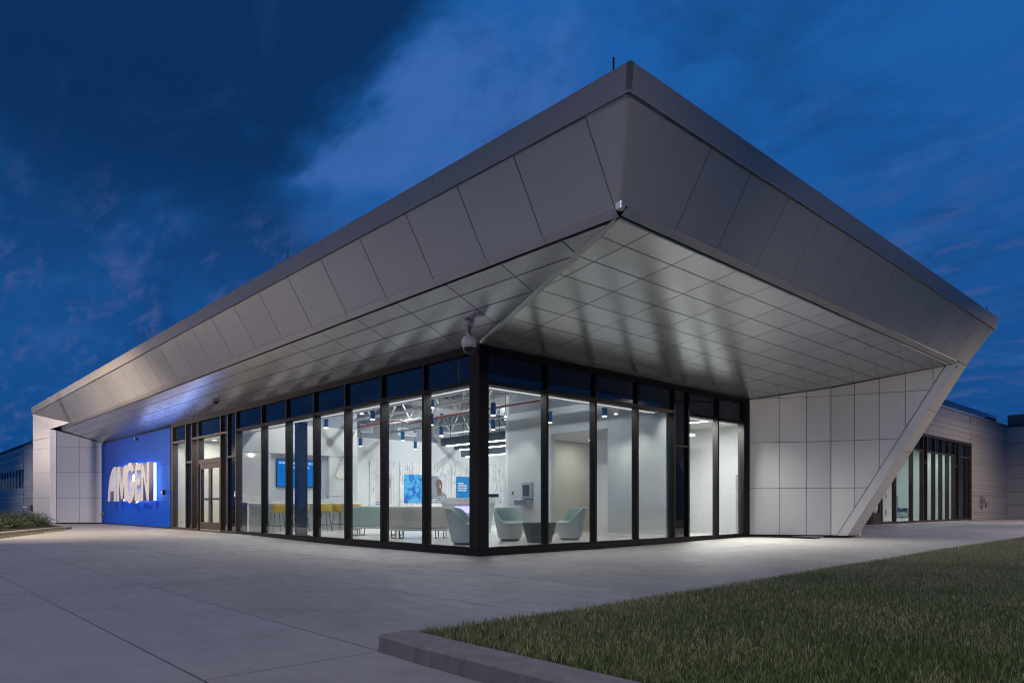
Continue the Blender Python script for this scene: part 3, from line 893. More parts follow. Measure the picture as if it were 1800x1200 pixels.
# left: wing wall, leg face
LW = math.hypot(WL1[0] - WL0[0], WL1[1] - WL0[1])
end_wall(WL1, WL0, [0, LW * .50, LW], [0.0, 1.17, 2.37, 3.52, 4.6], [(0, .03), (LW, .03), (LW, ZG - .01), (0, ZG + SL * 1.5 - .02)], 1)
LC = (-28.67, -1.79); LE = (XL, -2.055); LI = (-25.6, YO)
MB().poly([(WL1[0] - .015, WL1[1] - .016, .0), (LC[0], LC[1], .0), (LC[0], LC[1], 4.37), (WL1[0] - .015, WL1[1] - .016, 4.30)], (-.05, .05, 0)).build('leg_return', 'wall_metal', B)
zs4 = [0.0, 1.17, 2.37, 3.52, 4.0]
d = Vector((LC[0] - LE[0], LC[1] - LE[1], 0)); Lf = d.length; d.normalize()
t3 = lambda u, v: (LE[0] + d.x * u, LE[1] + d.y * u, v)
for a_, b_ in ((0.0, 1.17), (1.17, 2.37), (2.37, 3.52), (3.52, 3.98)):
    panel('leg_panel', [(0, a_), (Lf, a_), (Lf, b_), (0, b_)], t3, (-.02, .03, 0), 'wall_metal', B, .005)
gus = [t3(0, 3.99), t3(Lf, 3.99), (LC[0], LC[1], 4.36), (LI[0], LI[1] - .002, ZE + .002), (-28.0, -1.80, 4.77), (XL, -2.065, ZS)]
MB().poly(gus, (0, .03, 0)).build('leg_gusset', 'wall_metal', B)
MB().poly([(XL + .02, -2.03, -.05), (XL + .02, 1.5, -.05), (XL + .02, 1.5, 5.4), (XL + .02, -2.03, 5.28)], (.05, 0, 0)).build('end_wall', 'wall_metal', B)
bt = MB().poly([(WL0[0], -.02, -.12), (WL1[0], WL1[1] + .02, -.12), (LC[0], LC[1] + .04, -.12), (XL, -2.0, -.12), (XL, 0, -.12)], (0, 0, .148)); bt.build('base_trim', 'dark_frame', B)

# lightning rods on the roof edge
def rod(x, y, h, lab):
    o = thing('lightning_rod', lab, 'lightning rod', (x, y, ZT - .02), 0, 'thin rods standing on the roof edge')
    MB().tube([(0, 0, 0), (0, 0, h)], .011, 6).build('rod', 'black_steel', o)
    MB().lathe([(.03, 0), (.03, .02), (.012, .03)], n=8).build('foot', 'black_steel', o)
rod(4.62, -1.92, .34, 'tallest thin rod rising beside the peak of the roof corner')
rod(-3.6, -1.95, .32, 'thin rod on the left roof edge above the security camera')
rod(4.85, 2.95, .22, 'short thin rod on the right roof edge nearest the peak')
rod(4.85, 7.4, .22, 'short thin rod midway down the right roof edge')
rod(4.85, 12.7, .30, 'thin rod at the far tip of the right roof edge')
rod(-15.2, -1.95, .30, 'thin rod on the left roof edge above the entrance door')

# ------------------------------------------------------------------ raised halo lit letters
sign = thing('sign', 'large raised letters with bluish halo light on blue wall', 'sign', (-22.1, -.42, 1.0))
SX = lambda x: -18.38 + (x + 19.10) * .973
def letter(ch, loops, x0, w, z0=0.0, h=1.0, m=1.43, fwd=0.0):
    cu = bpy.data.curves.new('letter', 'CURVE'); cu.dimensions = '2D'; cu.fill_mode = 'BOTH'; cu.extrude = 0.082; cu.bevel_depth = 0.004
    for lp in loops:
        sp = cu.splines.new('POLY'); sp.points.add(len(lp) - 1); sp.use_cyclic_u = True
        for p, (a_, b_) in zip(sp.points, lp): p.co = (a_ * w * .973, (z0 + b_ * h) * m, 0, 1)
    tmp = bpy.data.objects.new('letter', cu); COL.objects.link(tmp)
    dg = bpy.context.evaluated_depsgraph_get()
    me = bpy.data.meshes.new_from_object(tmp.evaluated_get(dg)); bpy.data.objects.remove(tmp); bpy.data.curves.remove(cu)
    me.name = 'letter'
    me.transform(Matrix.Rotation(math.radians(90), 4, 'X'))
    me.materials.clear(); me.materials.append(MATS['sign_face']); me.materials.append(MATS['sign_side'])
    for p in me.polygons: p.material_index = 0 if p.normal.y < -.7 else 1
    o = link('letter', me, sign, (SX(x0) - sign.location.x, .085 - fwd, 0))
    o['label'] = 'raised letter ' + ch
    # the light strip on the back of the letter
    bk2 = MB()
    pts = [(a_ * w * .973 * .985 + .007 * w, .10, (z0 + (b_ * .985 + .0075) * h) * m) for a_, b_ in loops[0]]
    bk2.poly(pts, (0, .075, 0))
    lb_ = bk2.build('halo_light', 'led_sign', o)
    return o
def arc(cx, cz, rx, rz, a0, a1, n=12):
    return [(cx + rx * math.cos(math.radians(a0 + (a1 - a0) * i / n)), cz + rz * math.sin(math.radians(a0 + (a1 - a0) * i / n))) for i in range(n + 1)]
# A: quarter arch on the left, upright on the right
Ao = [(0, 0)] + [(p[0], p[1]) for p in arc(.84, .02, .80, .98, 172, 92, 12)] + [(1.0, 1.0), (1.0, 0), (.74, 0), (.74, .30), (.33, .30), (.27, 0)]
Ai = [(.40, .46), (.74, .46), (.74, .84)] + arc(.84, .10, .46, .76, 104, 152, 6)
letter('A', [Ao, Ai[::-1]], -25.14, 1.36)
Mo = [(0, 0), (0, .74)] + arc(.22, .74, .21, .26, 172, 90, 7) + [(.33, .97), (.52, .45), (.70, .93), (.76, 1.0), (1.0, 1.0), (1.0, 0), (.77, 0), (.77, .56), (.59, .06), (.46, .06), (.25, .60), (.24, 0)]
letter('M', [Mo], -23.68, 1.55)
Go = arc(.52, .5, .52, .54, 30, 330, 26) 
Gi = [(1.02, .50), (.50, .50), (.50, .36), (.72, .36)] + arc(.54, .5, .28, .36, -40, -322, 22)
G_ = arc(.52, .5, .52, .56, 40, 350, 26) + [(1.02, .54), (.50, .54), (.50, .37), (.74, .37)] + arc(.53, .5, .26, .35, -35, -318, 22)
letter('G', [G_], -22.36, 1.42, fwd=.014)
Eo = [(0, .0), (0, .78)] + arc(.30, .72, .28, .28, 170, 95, 6) + [(1.0, 1.0), (1.0, .82), (.36, .82), (.36, .60), (.90, .60), (.90, .42), (.36, .42), (.36, .19), (1.0, .19), (1.0, 0)]
letter('E', [Eo], -20.98, .86)
No = [(0, 0), (0, .80)] + arc(.16, .72, .16, .28, 170, 60, 7) + [(.36, .86), (.74, .32), (.74, 1.0), (1.0, 1.0), (1.0, 0), (.76, 0), (.28, .66), (.26, 0)]
letter('N', [No], -20.08, .98)

# wall devices
def wall_box(name, lab, cat, x, y, z, w, h, d, mats=('black_plastic', 'white_plastic')):
    o = thing(name, lab, cat, (x, y, z))
    b_ = MB().box(-w / 2, w / 2, -d, 0, -h / 2, h / 2).build('housing', mats[0], o); bevel(b_, min(w, h, d) * .15, 1)
    MB().lathe([(w * .28, 0), (w * .28, d * .4), (w * .1, d * .5)], n=10).mesh('lens', mats[1])
    l = MB().box(-w * .28, w * .28, -d - .02, -d + .002, -h * .25, h * .25).build('lens', mats[1], o)
    return o
wall_box('alarm_strobe', 'small dark alarm strobe on blue wall beside the entrance', 'alarm', -17.85, -.035, 1.31, .16, .18, .09)
wall_box('hose_box', 'small metal outlet box low on blue wall by white wing', 'outlet', -26.65, -.035, .44, .24, .15, .12, ('wall_box', 'steel'))
wall_box('blue_wall_camera', 'tiny dark camera high on the blue sign wall', 'camera', -21.3, -.035, 3.50, .10, .09, .10)
cr = thing('card_reader', 'pale card reader with glowing spot beside entrance door', 'card reader', (-11.36, .045, 1.17))
bevel(MB().box(-.05, .05, -.03, 0, -.085, .085).build('housing', 'white_plastic', cr), .008, 1)
MB().box(-.025, .025, -.036, -.028, -.05, -.01).build('indicator', 'reader_led', cr)

# dome security camera under the corner of the soffit
dx_, dy_ = 0.40, -0.575
dz_ = ZG - SL * dy_ - .004
dc = thing('dome_camera', 'white dome security camera hanging under the soffit corner', 'security camera', (dx_, dy_, dz_))
MB().lathe([(.085, 0), (.085, -.05), (.07, -.075), (.045, -.08)], n=20).build('mount', 'white_plastic', dc, smooth=True)
MB().lathe([(.034, -.06), (.034, -.22)], n=14).build('stem', 'wall_box', dc, smooth=True)
MB().lathe([(.038, -.20), (.045, -.235), (.085, -.255), (.118, -.29), (.128, -.34), (.128, -.40), (.122, -.405)], n=26).build('housing', 'white_plastic', dc, smooth=True)
MB().lathe([(.118, -.402), (.112, -.43), (.100, -.445)], n=26).build('ring', 'white_plastic', dc, smooth=True)
MB().lathe([(.098, -.44), (.094, -.475), (.078, -.51), (.05, -.532), (.012, -.54)], n=22).build('bubble', 'black_plastic', dc, smooth=True)
MB().tube([(.100 * math.cos(t), .0 + .01 * math.sin(t), -.445 - .098 * math.sin(t)) for t in np.linspace(0, math.pi, 13)], .005, 6).build('guard', 'chrome', dc, rz=math.radians(47))
mc = thing('small_dome_camera', 'small black dome camera under the soffit above the entrance', 'security camera', (-11.46, -.51, ZG + SL * .51 - .003))
MB().lathe([(.10, 0), (.10, -.035)], n=18).build('mount', 'white_plastic', mc, smooth=True)
MB().lathe([(.075, -.03), (.07, -.075), (.045, -.11), (.01, -.12)], n=16).build('bubble', 'black_plastic', mc, smooth=True)

# ------------------------------------------------------------------ interior shell
def st(name, x0, x1, y0, y1, z0, z1, m): return structure(box(name, x0, x1, y0, y1, z0, z1, m))
st('floor', -27, -.02, .02, 16.5, -.12, 0.0, 'polished_floor')
ZC = 4.72
st('ceiling', -16.9, -.2, .2, 16.5, ZC, ZC + .1, 'ceiling_paint')
st('bulkhead', -12.1, -.32, .24, .74, 3.085, 3.60, 'white_paint')
st('bulkhead_step', -12.1, -.9, .76, .98, 3.20, 3.72, 'white_paint')
st('bulkhead_side', -.74, -.24, .76, 6.02, 3.085, 3.60, 'white_paint')
st('upper_wall', -17.1, -.02, .18, .24, 3.62, 5.4, 'grey_paint')
st('upper_wall_side', -.24, -.18, .24, 12.3, 3.62, 5.4, 'grey_paint')
# picture wall at the back
st('picture_wall', -14.45, -14.30, 4.55, 16.5, 0, 3.47, 'wall_paint')
st('picture_wall_top', -14.45, -14.32, 4.55, 16.5, 3.47, ZC, 'grey_paint')
st('rear_partition', -14.3, -5.0, 15.2, 15.35, 0, ZC, 'wall_paint')
# screen wall with a recess
def swall(y0, y1, z0, z1, n='screen_wall'): return st(n, -12.25, -12.0, y0, y1, z0, z1, 'warm_wall_paint')
swall(.30, 1.40, 0, 1.125); swall(.30, 1.40, 1.14, 2.49); swall(.30, 4.54, 2.505, 3.47)
swall(1.41, 3.46, 0, 1.05); swall(3.47, 4.54, 0, 1.125); swall(3.47, 4.54, 1.14, 2.49)
st('screen_recess', -12.32, -12.16, 1.40, 3.47, 1.05, 2.505, 'cool_wall_paint')
st('screen_wall_top', -12.25, -12.02, .25, 4.54, 3.48, ZC, 'grey_paint')
st('screen_wall_end', -14.3, -12.26, 4.40, 4.53, 0, ZC, 'wall_paint')
# vestibule
st('vestibule_back', -17.1, -12.26, 2.3, 2.4, 0, 3.3, 'warm_wall_paint')
st('vestibule_side', -17.25, -17.1, .1, 2.4, 0, 3.3, 'warm_wall_paint')
st('vestibule_ceiling', -17.2, -12.3, .2, 2.4, 3.2, 3.28, 'white_paint')
# side wall with the corridor opening
KY = 6.05
st('side_wall', -5.80, -4.04, KY, KY + .15, 0, 3.56, 'cool_wall_paint')
st('side_wall_head', -4.03, -2.01, KY, KY + .15, 2.83, 3.56, 'cool_wall_paint')
st('side_wall_right', -2.0, -.19, KY, KY + .15, 0, 3.56, 'cool_wall_paint')
st('side_wall_top', -5.80, -.19, KY + .01, KY + .14, 3.57, ZC, 'grey_paint')
st('side_wall_end', -5.95, -5.81, KY, 15.2, 0, ZC, 'wall_paint')
for a_, b_ in ((-5.80, -4.05), (-1.99, -.2)): st('skirting', a_, b_, KY - .018, KY - .002, 0, .115, 'white_paint')
st('corridor_left_wall', -7.6 + 1.9, -7.45 + 1.9, KY + .16, 10.7, 0, 2.86, 'warm_wall_paint')
st('corridor_end_wall', -5.54, -2.92, 10.0, 10.1, 0, 2.86, 'warm_wall_paint')
st('corridor_ceiling', -5.54, -1.9, KY + .16, 10.0, 2.865, 2.95, 'white_paint')
st('corridor_right_wall', -2.02, -1.9, KY + .16, 7.0, 0, 2.86, 'warm_wall_paint')
st('room_left_wall', -3.05, -2.93, 6.75, 11.2, 0, 3.22, 'white_paint')
st('room_near_wall', -2.9, -.2, 6.62, 6.74, 0, 3.25, 'white_paint')
st('room_back_wall', -2.92, 2.0, 11.2, 11.3, 0, 3.25, 'white_paint')
st('room_ceiling', -2.92, -.2, 6.75, 11.2, 3.225, 3.30, 'white_paint')
st('room_right_wall', -.16, -.02, 9.70, 11.2, 0, 3.25, 'white_paint')
st('room_floor', -.1, 1.6, 9.9, 11.2, -.1, .0, 'polished_floor')

# column behind the glass
co = thing('steel_column', 'dark navy square steel column standing behind the left glazing', 'column', (-8.27, .62, 0))
MB().box(-.125, .125, -.125, .125, 0, ZC).build('shaft', 'column_navy', co)
MB().box(-.17, .17, -.17, .17, 0, .02).build('base_plate', 'column_navy', co)

# roof trusses
ntr = 0
for k, ty in enumerate((1.25, 2.75, 4.25, 5.6, 7.4, 9.4, 11.4, 13.4)):
    x1 = -.6 if ty < 6 else -6.0
    x0 = -11.9 if ty < 4.4 else -14.2
    o = thing('roof_truss', 'white open web roof truss, number of its row hidden', 'truss', ((x0 + x1) / 2, ty, 3.72), 0, 'white open web trusses under the ceiling')
    o['label'] = ('first', 'second', 'third', 'fourth', 'fifth', 'sixth', 'seventh', 'last')[k] + ' white open web truss counted inwards from the left glazing'
    L = x1 - x0; ch = MB()
    ch.bar((-L / 2, 0, .03), (L / 2, 0, .03), .11, .06).build('bottom_chord', 'truss_white', o)
    MB().bar((-L / 2, 0, .90), (L / 2, 0, .90), .11, .06).build('top_chord', 'truss_white', o)
    n_ = int(L / .62); wb = MB()
    for i in range(n_):
        xa = -L / 2 + L * i / n_; xb = -L / 2 + L * (i + 1) / n_
        za, zb2 = (.06, .87) if i % 2 == 0 else (.87, .06)
        wb.bar((xa, 0, za), (xb, 0, zb2), .03, .03)
    wb.build('web', 'truss_white', o)
for ty, lab in ((-3.2, 'white steel girder crossing the trusses near the glass corner'), (-8.4, 'white steel girder crossing the trusses near the column')):
    o = tag(MB().box(-.07, .07, -3.0, 5.0, 0, .28).build('girder', 'truss_white', None, loc=(ty, 3.4, 3.95)), lab, 'beam')
du = tag(MB().tube([(-13.9, 6.6, 4.15), (-6.2, 6.6, 4.15)], .22, 16).build('air_duct', 'duct_metal', None, smooth=True), 'round silver air duct running under the lobby ceiling', 'duct')
pp = [(-11.9, 4.50, 3.55), (-9.8, 4.55, 3.57), (-9.35, 4.56, 3.57), (-8.95, 4.6, 3.43), (-8.3, 4.62, 3.44), (-7.4, 4.66, 3.50), (-1.0, 4.9, 3.60)]
tag(MB().tube(pp, .028, 8).build('sprinkler_pipe', 'red_pipe', None, smooth=True), 'red sprinkler pipe with a bend below the trusses', 'pipe')

def lamp(name, parent, kind, energy, col, loc, **k):
    l = bpy.data.lights.new(name, kind); l.energy = energy; l.color = col
    for a_, b_ in k.items(): setattr(l, a_, b_)
    o = bpy.data.objects.new(name, l); COL.objects.link(o); o.parent = parent; o.location = loc
    return o

# strip lights added between the trusses as the main light of the lobby
sl_lab = ['beside the glass corner', 'over the two sofas', 'in front of the wall screen', 'over the mint armchairs', 'behind the sofas', 'at the end of the bar counter', 'before the picture wall', 'over the reception desk', 'in the deep rear corner', 'beyond the reception desk']
k = 0
for (x, y) in ((-2.8, 2.0), (-6.6, 2.0), (-10.4, 2.0), (-2.8, 4.95), (-6.6, 4.95), (-10.6, 5.0), (-12.2, 8.4), (-8.6, 8.4), (-12.2, 12.4), (-8.6, 12.4)):
    o = thing('added_strip_light', 'added white strip light between trusses ' + sl_lab[k], 'ceiling light', (x, y, 4.55), 0, 'added strip lights between the trusses')
    k += 1; MB().box(-.75, .75, -.06, .06, 0, .07).build('housing', 'white_paint', o)
    MB().box(-.73, .73, -.045, .045, -.012, -.001).build('diffuser', 'strip_glow', o)
    lamp('added_strip_lamp', o, 'AREA', 78 if x < -8 else 30, (.93, .96, 1.0), (0, 0, -.03), shape='RECTANGLE', size=1.4, size_y=.10)

# continuous light coves along the window heads
def cove(x, y, L, rz, tilt, e, lab):
    o = thing('cove_light', lab, 'light fixture', (x, y, 3.07), rz, 'light coves along the window heads')
    MB().box(-L / 2, L / 2, -.05, .05, -.004, .012).build('housing', 'white_paint', o)
    MB().box(-L / 2 + .02, L / 2 - .02, -.03, .03, -.012, -.005).build('diffuser', 'cove_glow', o)
    l = lamp('cove_lamp', o, 'AREA', e * 1.25, (1.0, .975, .91), (0, 0, -.03), shape='RECTANGLE', size=L - .1, size_y=.06)
    l.data.spread = math.radians(120)
    l.rotation_euler = (-tilt, 0, 0)
cove(-5.7, .38, 10.6, 0, math.radians(32), 110, 'long white light cove along the head of the left glazing')
cove(-.42, 3.1, 5.6, math.radians(90), math.radians(32), 48, 'white light cove along the head of the right glazing')
cove(-.42, 8.1, 2.6, math.radians(90), math.radians(32), 200, 'short white light cove at the head of the bright room window')
cove(-14.6, .38, 4.6, 0, math.radians(32), 60, 'white light cove inside the head of the entrance glazing')

# pendants
pn = [(-3.34, 1.38), (-6.10, 1.53), (-8.75, 1.62), (-10.94, 1.60), (-6.11, 3.41), (-3.37, 3.29), (-8.34, 5.45), (-5.88, 5.49), (-3.51, 5.45), (-1.61, 5.45), (-10.5, 5.43), (-13.22, 7.86), (-13.52, 5.58), (-13.0, 10.25)]
pl_lab = ['blue cylinder pendant lamp nearest the glass corner, close to the left glazing', 'blue cylinder pendant lamp close to the left glazing, beside the first thick mullion',
          'blue cylinder pendant lamp near the left glazing over the right bar stools', 'blue cylinder pendant lamp beside the navy column, over the screen counter',
          'blue cylinder pendant lamp above the sofas, lower one of an overlapping pair', 'blue cylinder pendant lamp just right of the corner post, upper of two',
          'blue cylinder pendant lamp in front of the dark beams over the reception desk', 'blue cylinder pendant lamp just right of the corner post, lower of two',
          'blue cylinder pendant lamp against the grey side wall above the corridor opening', 'blue cylinder pendant lamp by the bright spotlight on the side wall',
          'blue cylinder pendant lamp above the woman poster beside the red pipe', 'blue cylinder pendant lamp above the blue water poster', 'blue cylinder pendant lamp farthest left, above the blue poster edge', 'blue cylinder pendant lamp above the text poster under the dark beam']
proto = None
for (x, y), lab in zip(pn, pl_lab):
    if proto is None:
        o = thing('pendant_lamp', lab, 'pendant lamp', (x, y, 3.05), 0, 'blue cylinder pendant lamps')
        MB().lathe([(.066, .01), (.066, .30), (.05, .31)], n=18).build('shade', 'pendant_blue', o, smooth=True)
        MB().lathe([(.058, .0), (.058, .012)], n=16).build('diffuser', 'lamp_disc', o)
        MB().tube([(0, 0, .30), (0, 0, .69)], .005, 5).build('cord', 'black_steel', o)
        MB().lathe([(.055, .67), (.055, .71)], n=12).build('canopy', 'black_steel', o)
        sp_ = lamp('pendant_spot', o, 'SPOT', 55, (1.0, .93, .82), (0, 0, -.01), spot_size=math.radians(100), spot_blend=.7, shadow_soft_size=.05)
        proto = o
    else:
        o = copy_tree(proto); o.location = (x, y, 3.05); o['label'] = lab
# bright track spot heads
for (x, y, z, tx, ty, tz, lab) in ((-1.05, 5.2, 3.02, -.9, 6.05, 1.6, 'small spotlight shining on the side wall beside the corridor'), (-5.75, 1.0, 3.10, -6, 2.6, 0, 'small spotlight behind the mullion left of the paired pendants'), (-4.9, 5.1, 3.30, -5.2, 6.05, 1.3, 'small spotlight above the drinking fountain')):
    o = thing('spotlight', lab, 'spotlight', (x, y, z), 0, 'small spotlights under the trusses')
    MB().lathe([(.045, .02), (.05, .12), (.03, .14)], n=12).build('housing', 'white_paint', o, smooth=True)
    MB().tube([(0, 0, .13), (0, 0, .65)], .008, 5).build('stem', 'black_steel', o)
    MB().lathe([(.04, .008), (.04, .02)], n=12).build('lens', 'lamp_disc', o)
    s_ = lamp('spot_lamp', o, 'SPOT', 70, (1.0, .95, .84), (0, 0, 0), spot_size=math.radians(75), spot_blend=.8, shadow_soft_size=.04)
    s_.rotation_euler = (Vector((tx - x, ty - y, tz - z))).to_track_quat('-Z', 'Y').to_euler()

# dark canopy beams with light strips over the reception
for i, (x0, x1, y, z, lab) in enumerate(((-6.9, -4.6, 4.75, 2.83, 'nearest dark ceiling beam with white light strip beside the corner post'), (-9.8, -6.1, 7.2, 2.78, 'middle dark ceiling beam with light strip over the reception desk'), (-12.4, -6.1, 9.6, 2.78, 'farthest dark ceiling beam with light strip over the reception'))):
    if i == 0: x0, x1, y = -9.3, -6.05, 6.25
    o = thing('light_beam', lab, 'light fixture', ((x0 + x1) / 2, y, z), 0, 'dark beams with light strips')
    h = (x1 - x0) / 2
    MB().box(-h, h, -.10, .10, 0, .26).build('beam', 'charcoal', o)
    MB().box(-h + .25, h, -.07, .07, -.02, -.001).build('diffuser', 'strip_glow', o)
    for sx in (-h + .4, h - .4): MB().tube([(sx, 0, .26), (sx, 0, .95)], .01, 5).build('hanger', 'black_steel', o)
    lamp('beam_lamp', o, 'AREA', 34, (.94, .97, 1.0), (0, 0, -.04), shape='RECTANGLE', size=2 * h - .4, size_y=.12)

# corridor, room and vestibule lights
for (x, y, z, e, lab) in ((-4.6, 8.4, 2.86, 15, 'round recessed downlight in the corridor ceiling'), (-14.7, 1.2, 3.2, 44, 'round recessed downlight in the entrance vestibule'), (-16.3, 1.2, 3.2, 34, 'round recessed downlight at the far end of the vestibule'), (-3.2, 7.3, 2.86, 9, 'round recessed downlight just inside the corridor opening')):
    o = thing('downlight', lab, 'ceiling light', (x, y, z), 0, 'recessed downlights')
    MB().lathe([(.09, -.012), (.10, -.002)], n=18).build('trim_ring', 'white_paint', o)
    MB().lathe([(.07, -.016), (.07, -.0125)], n=16).build('lens', 'downlight', o)
    lamp('down_lamp', o, 'AREA', e, (1.0, .96, .84), (0, 0, -.03), shape='DISK', size=.3)
o = thing('linear_light', 'white linear ceiling light in the bright room at right', 'ceiling light', (-1.35, 9.2, 3.215))
MB().box(-.62, .62, -.08, .08, -.03, .0).build('housing', 'white_paint', o); MB().box(-.6, .6, -.065, .065, -.036, -.031).build('diffuser', 'strip_glow', o)
lamp('linear_lamp', o, 'AREA', 95, (.97, .98, 1.0), (0, 0, -.05), shape='RECTANGLE', size=1.2, size_y=.14)
cab = thing('tall_cabinet', 'grey green tall cabinet against the wall of the bright room', 'cabinet', (-.85, 10.85, 0))
bevel(MB().box(-.05, .70, -.3, .3, 0, 1.72).build('carcass', 'cabinet_grey', cab), .006, 1); MB().box(.45, .62, -.2, .1, 1.722, 1.77).build('tray', 'charcoal', cab)

# wall with pictures
bd = [(5.10, 5.82, 'left cut off white dash patterned panel with plain blue poster'), (6.44, 7.66, 'white dash patterned panel with a poster of a smiling blond woman'), (7.82, 10.38, 'wide white dash patterned panel with blue water and portrait posters'), (10.50, 12.2, 'white dash patterned panel with blue poster of white text')]
PX = -14.29
def poly_print(name, m, parent, pts, off):
    return MB().poly([(PX + .03 + off - parent.location.x, y - parent.location.y, z - parent.location.z) for y, z in pts], (.0015, 0, 0)).build(name, m, parent)
def ell(cy_, cz_, ry, rz_, a0=0, a1=360, n=20): return [(cy_ + ry * math.cos(math.radians(a0 + (a1 - a0) * i / n)), cz_ + rz_ * math.sin(math.radians(a0 + (a1 - a0) * i / n))) for i in range(n + (0 if a1 - a0 == 360 else 1))]
bo = []
for (a_, b_, lab) in bd:
    o = thing('picture_panel', lab, 'wall panel', (PX, (a_ + b_) / 2, .55), 0, 'dash patterned picture panels')
    w = (b_ - a_) / 2
    MB().box(0, .028, -w, w, 0, 2.05).build('board', 'dash_board', o)
    bo.append(o)
for a_, b_ in ((12.4, 13.5), (13.6, 14.6)):
    o = thing('dash_panel', ('left' if a_ < 13 else 'right') + ' one of two plain dash patterned panels behind reception', 'wall panel', (PX, (a_ + b_) / 2, .2), 0, 'plain dash panels behind reception')
    MB().box(0, .028, -(b_ - a_) / 2, (b_ - a_) / 2, 0, 2.5).build('board', 'dash_board', o)
def text_rows(parent, y0, z0, rows, hh, m, off=.004, seed=1):
    r_ = random.Random(seed); mb = MB()
    for j, ln in enumerate(rows):
        y = y0
        while y < y0 + ln:
            wl = r_.uniform(.03, .10)
            mb.poly([(PX + .03 + off - parent.location.x, a - parent.location.y, c - parent.location.z) for a, c in ((y, z0 - j * hh * 1.7), (y + wl, z0 - j * hh * 1.7), (y + wl, z0 - j * hh * 1.7 - hh), (y, z0 - j * hh * 1.7 - hh))], (.0008, 0, 0)); y += wl + .025
    mb.build('lettering', m, parent)
p = bo[0]; poly_print('poster', 'print_blue', p, [(5.10, .95), (5.58, .95), (5.58, 2.12), (5.10, 2.12)], 0); poly_print('poster_patch', 'ink_white', p, [(5.10, .95), (5.32, .95), (5.32, 1.38), (5.10, 1.38)], .003); text_rows(p, 5.62, 1.02, [.16, .12], .05, 'ink_dark', .002, 3)
p = bo[1]; poly_print('poster', 'print_pale', p, [(6.66, .86), (7.44, .86), (7.44, 2.10), (6.66, 2.10)], 0)
poly_print('portrait_top', 'print_pink', p, [(6.70, .87), (7.43, .87), (7.43, 1.10), (7.34, 1.30), (7.16, 1.42), (6.98, 1.40), (6.82, 1.20)], .003)
poly_print('portrait_hair', 'print_blond', p, ell(7.20, 1.72, .20, .28), .003); poly_print('portrait_face', 'print_skin_light', p, ell(7.24, 1.66, .125, .19), .006)
poly_print('portrait_smile', 'ink_white', p, ell(7.25, 1.575, .05, .022, 180, 360, 8), .008); text_rows(p, 6.70, .98, [.22, .16], .05, 'print_blue', .005, 5)
p = bo[2]; poly_print('poster', 'print_water', p, [(8.02, .92), (9.02, .92), (9.02, 2.10), (8.02, 2.10)], 0)
poly_print('poster', 'print_grey', p, [(9.30, .92), (10.22, .92), (10.22, 2.07), (9.30, 2.07)], 0); poly_print('poster_light', 'print_pale', p, [(9.78, 1.10), (10.21, .93), (10.21, 2.06), (9.78, 2.06)], .002)
poly_print('portrait_shirt', 'print_pattern', p, [(9.62, .93), (10.20, .93), (10.20, 1.25), (10.05, 1.40), (9.86, 1.44), (9.72, 1.30)], .004); poly_print('portrait_neck', 'print_skin_dark', p, [(9.70, 1.25), (9.92, 1.25), (9.95, 1.6), (9.68, 1.6)], .005)
poly_print('portrait_face', 'print_skin_dark', p, ell(9.80, 1.70, .165, .25), .006); poly_print('portrait_cheek', 'print_skin_light', p, ell(9.86, 1.64, .045, .09), .008); text_rows(p, 9.34, 1.24, [.16, .10], .045, 'print_blue', .005, 8); text_rows(p, 9.46, 1.10, [.18, .16], .04, 'ink_white', .005, 9)
p = bo[3]; poly_print('poster', 'print_blue', p, [(10.72, 1.0), (12.0, 1.0), (12.0, 2.08), (10.72, 2.08)], 0); text_rows(p, 10.82, 1.82, [.30, .52, .46, .42], .06, 'ink_white', .004, 12)
for y, lab in ((6.3, 'square white air grille on grey upper wall, left'), (8.2, 'wide white air grille on the grey upper wall'), (10.4, 'white air grille on the upper wall behind the dark beam')):
    o = thing('air_grille', lab, 'vent', (-14.31, y, 3.83)); w = .45 if y != 6.3 else .28
    MB().box(0, .03, -w, w, -.16, .16).build('frame', 'white_paint', o)
    gb = MB()
    for i in range(7): gb.box(.031, .036, -w + .05, w - .05, -.115 + i * .036, -.098 + i * .036)
    gb.build('slats', 'grey_paint', o)

# screen
tv = thing('wall_screen', 'large lit blue screen with white text in the wall recess', 'screen', (-12.155, 2.44, 1.88))
MB().box(0, .05, -.79, .79, -.455, .455).build('bezel', 'black_plastic', tv)
scr = MB().box(.051, .054, -.765, .765, -.43, .43).build('display', 'screen_blue', tv)
tm = MB()
def bars(y, z, ws, h):
    for w_ in ws: tm.box(.0545, .0555, y, y + w_, z, z + h); y += w_ + .03
bars(-.70, .30, (.07, .09, .12, .06, .10, .14, .08, .12, .10, .13), .07); bars(-.34, .16, (.10, .05, .09, .12, .07, .10), .07)
tm.build('screen_text', 'text_glow', tv)
MB().tube([(.056, .22, .10), (.056, .26, -.02), (.056, .23, -.12), (.056, .25, -.28)], .018, 6).build('screen_figure', 'text_glow', tv)
ck = thing('wall_clock', 'small pale round clock on the screen wall', 'clock', (-11.998, 3.86, 1.88))
MB().lathe([(.15, 0), (.15, .03), (.13, .035)], n=24).build('case', 'clock_face', ck); ck.rotation_euler = (0, math.radians(90), 0)

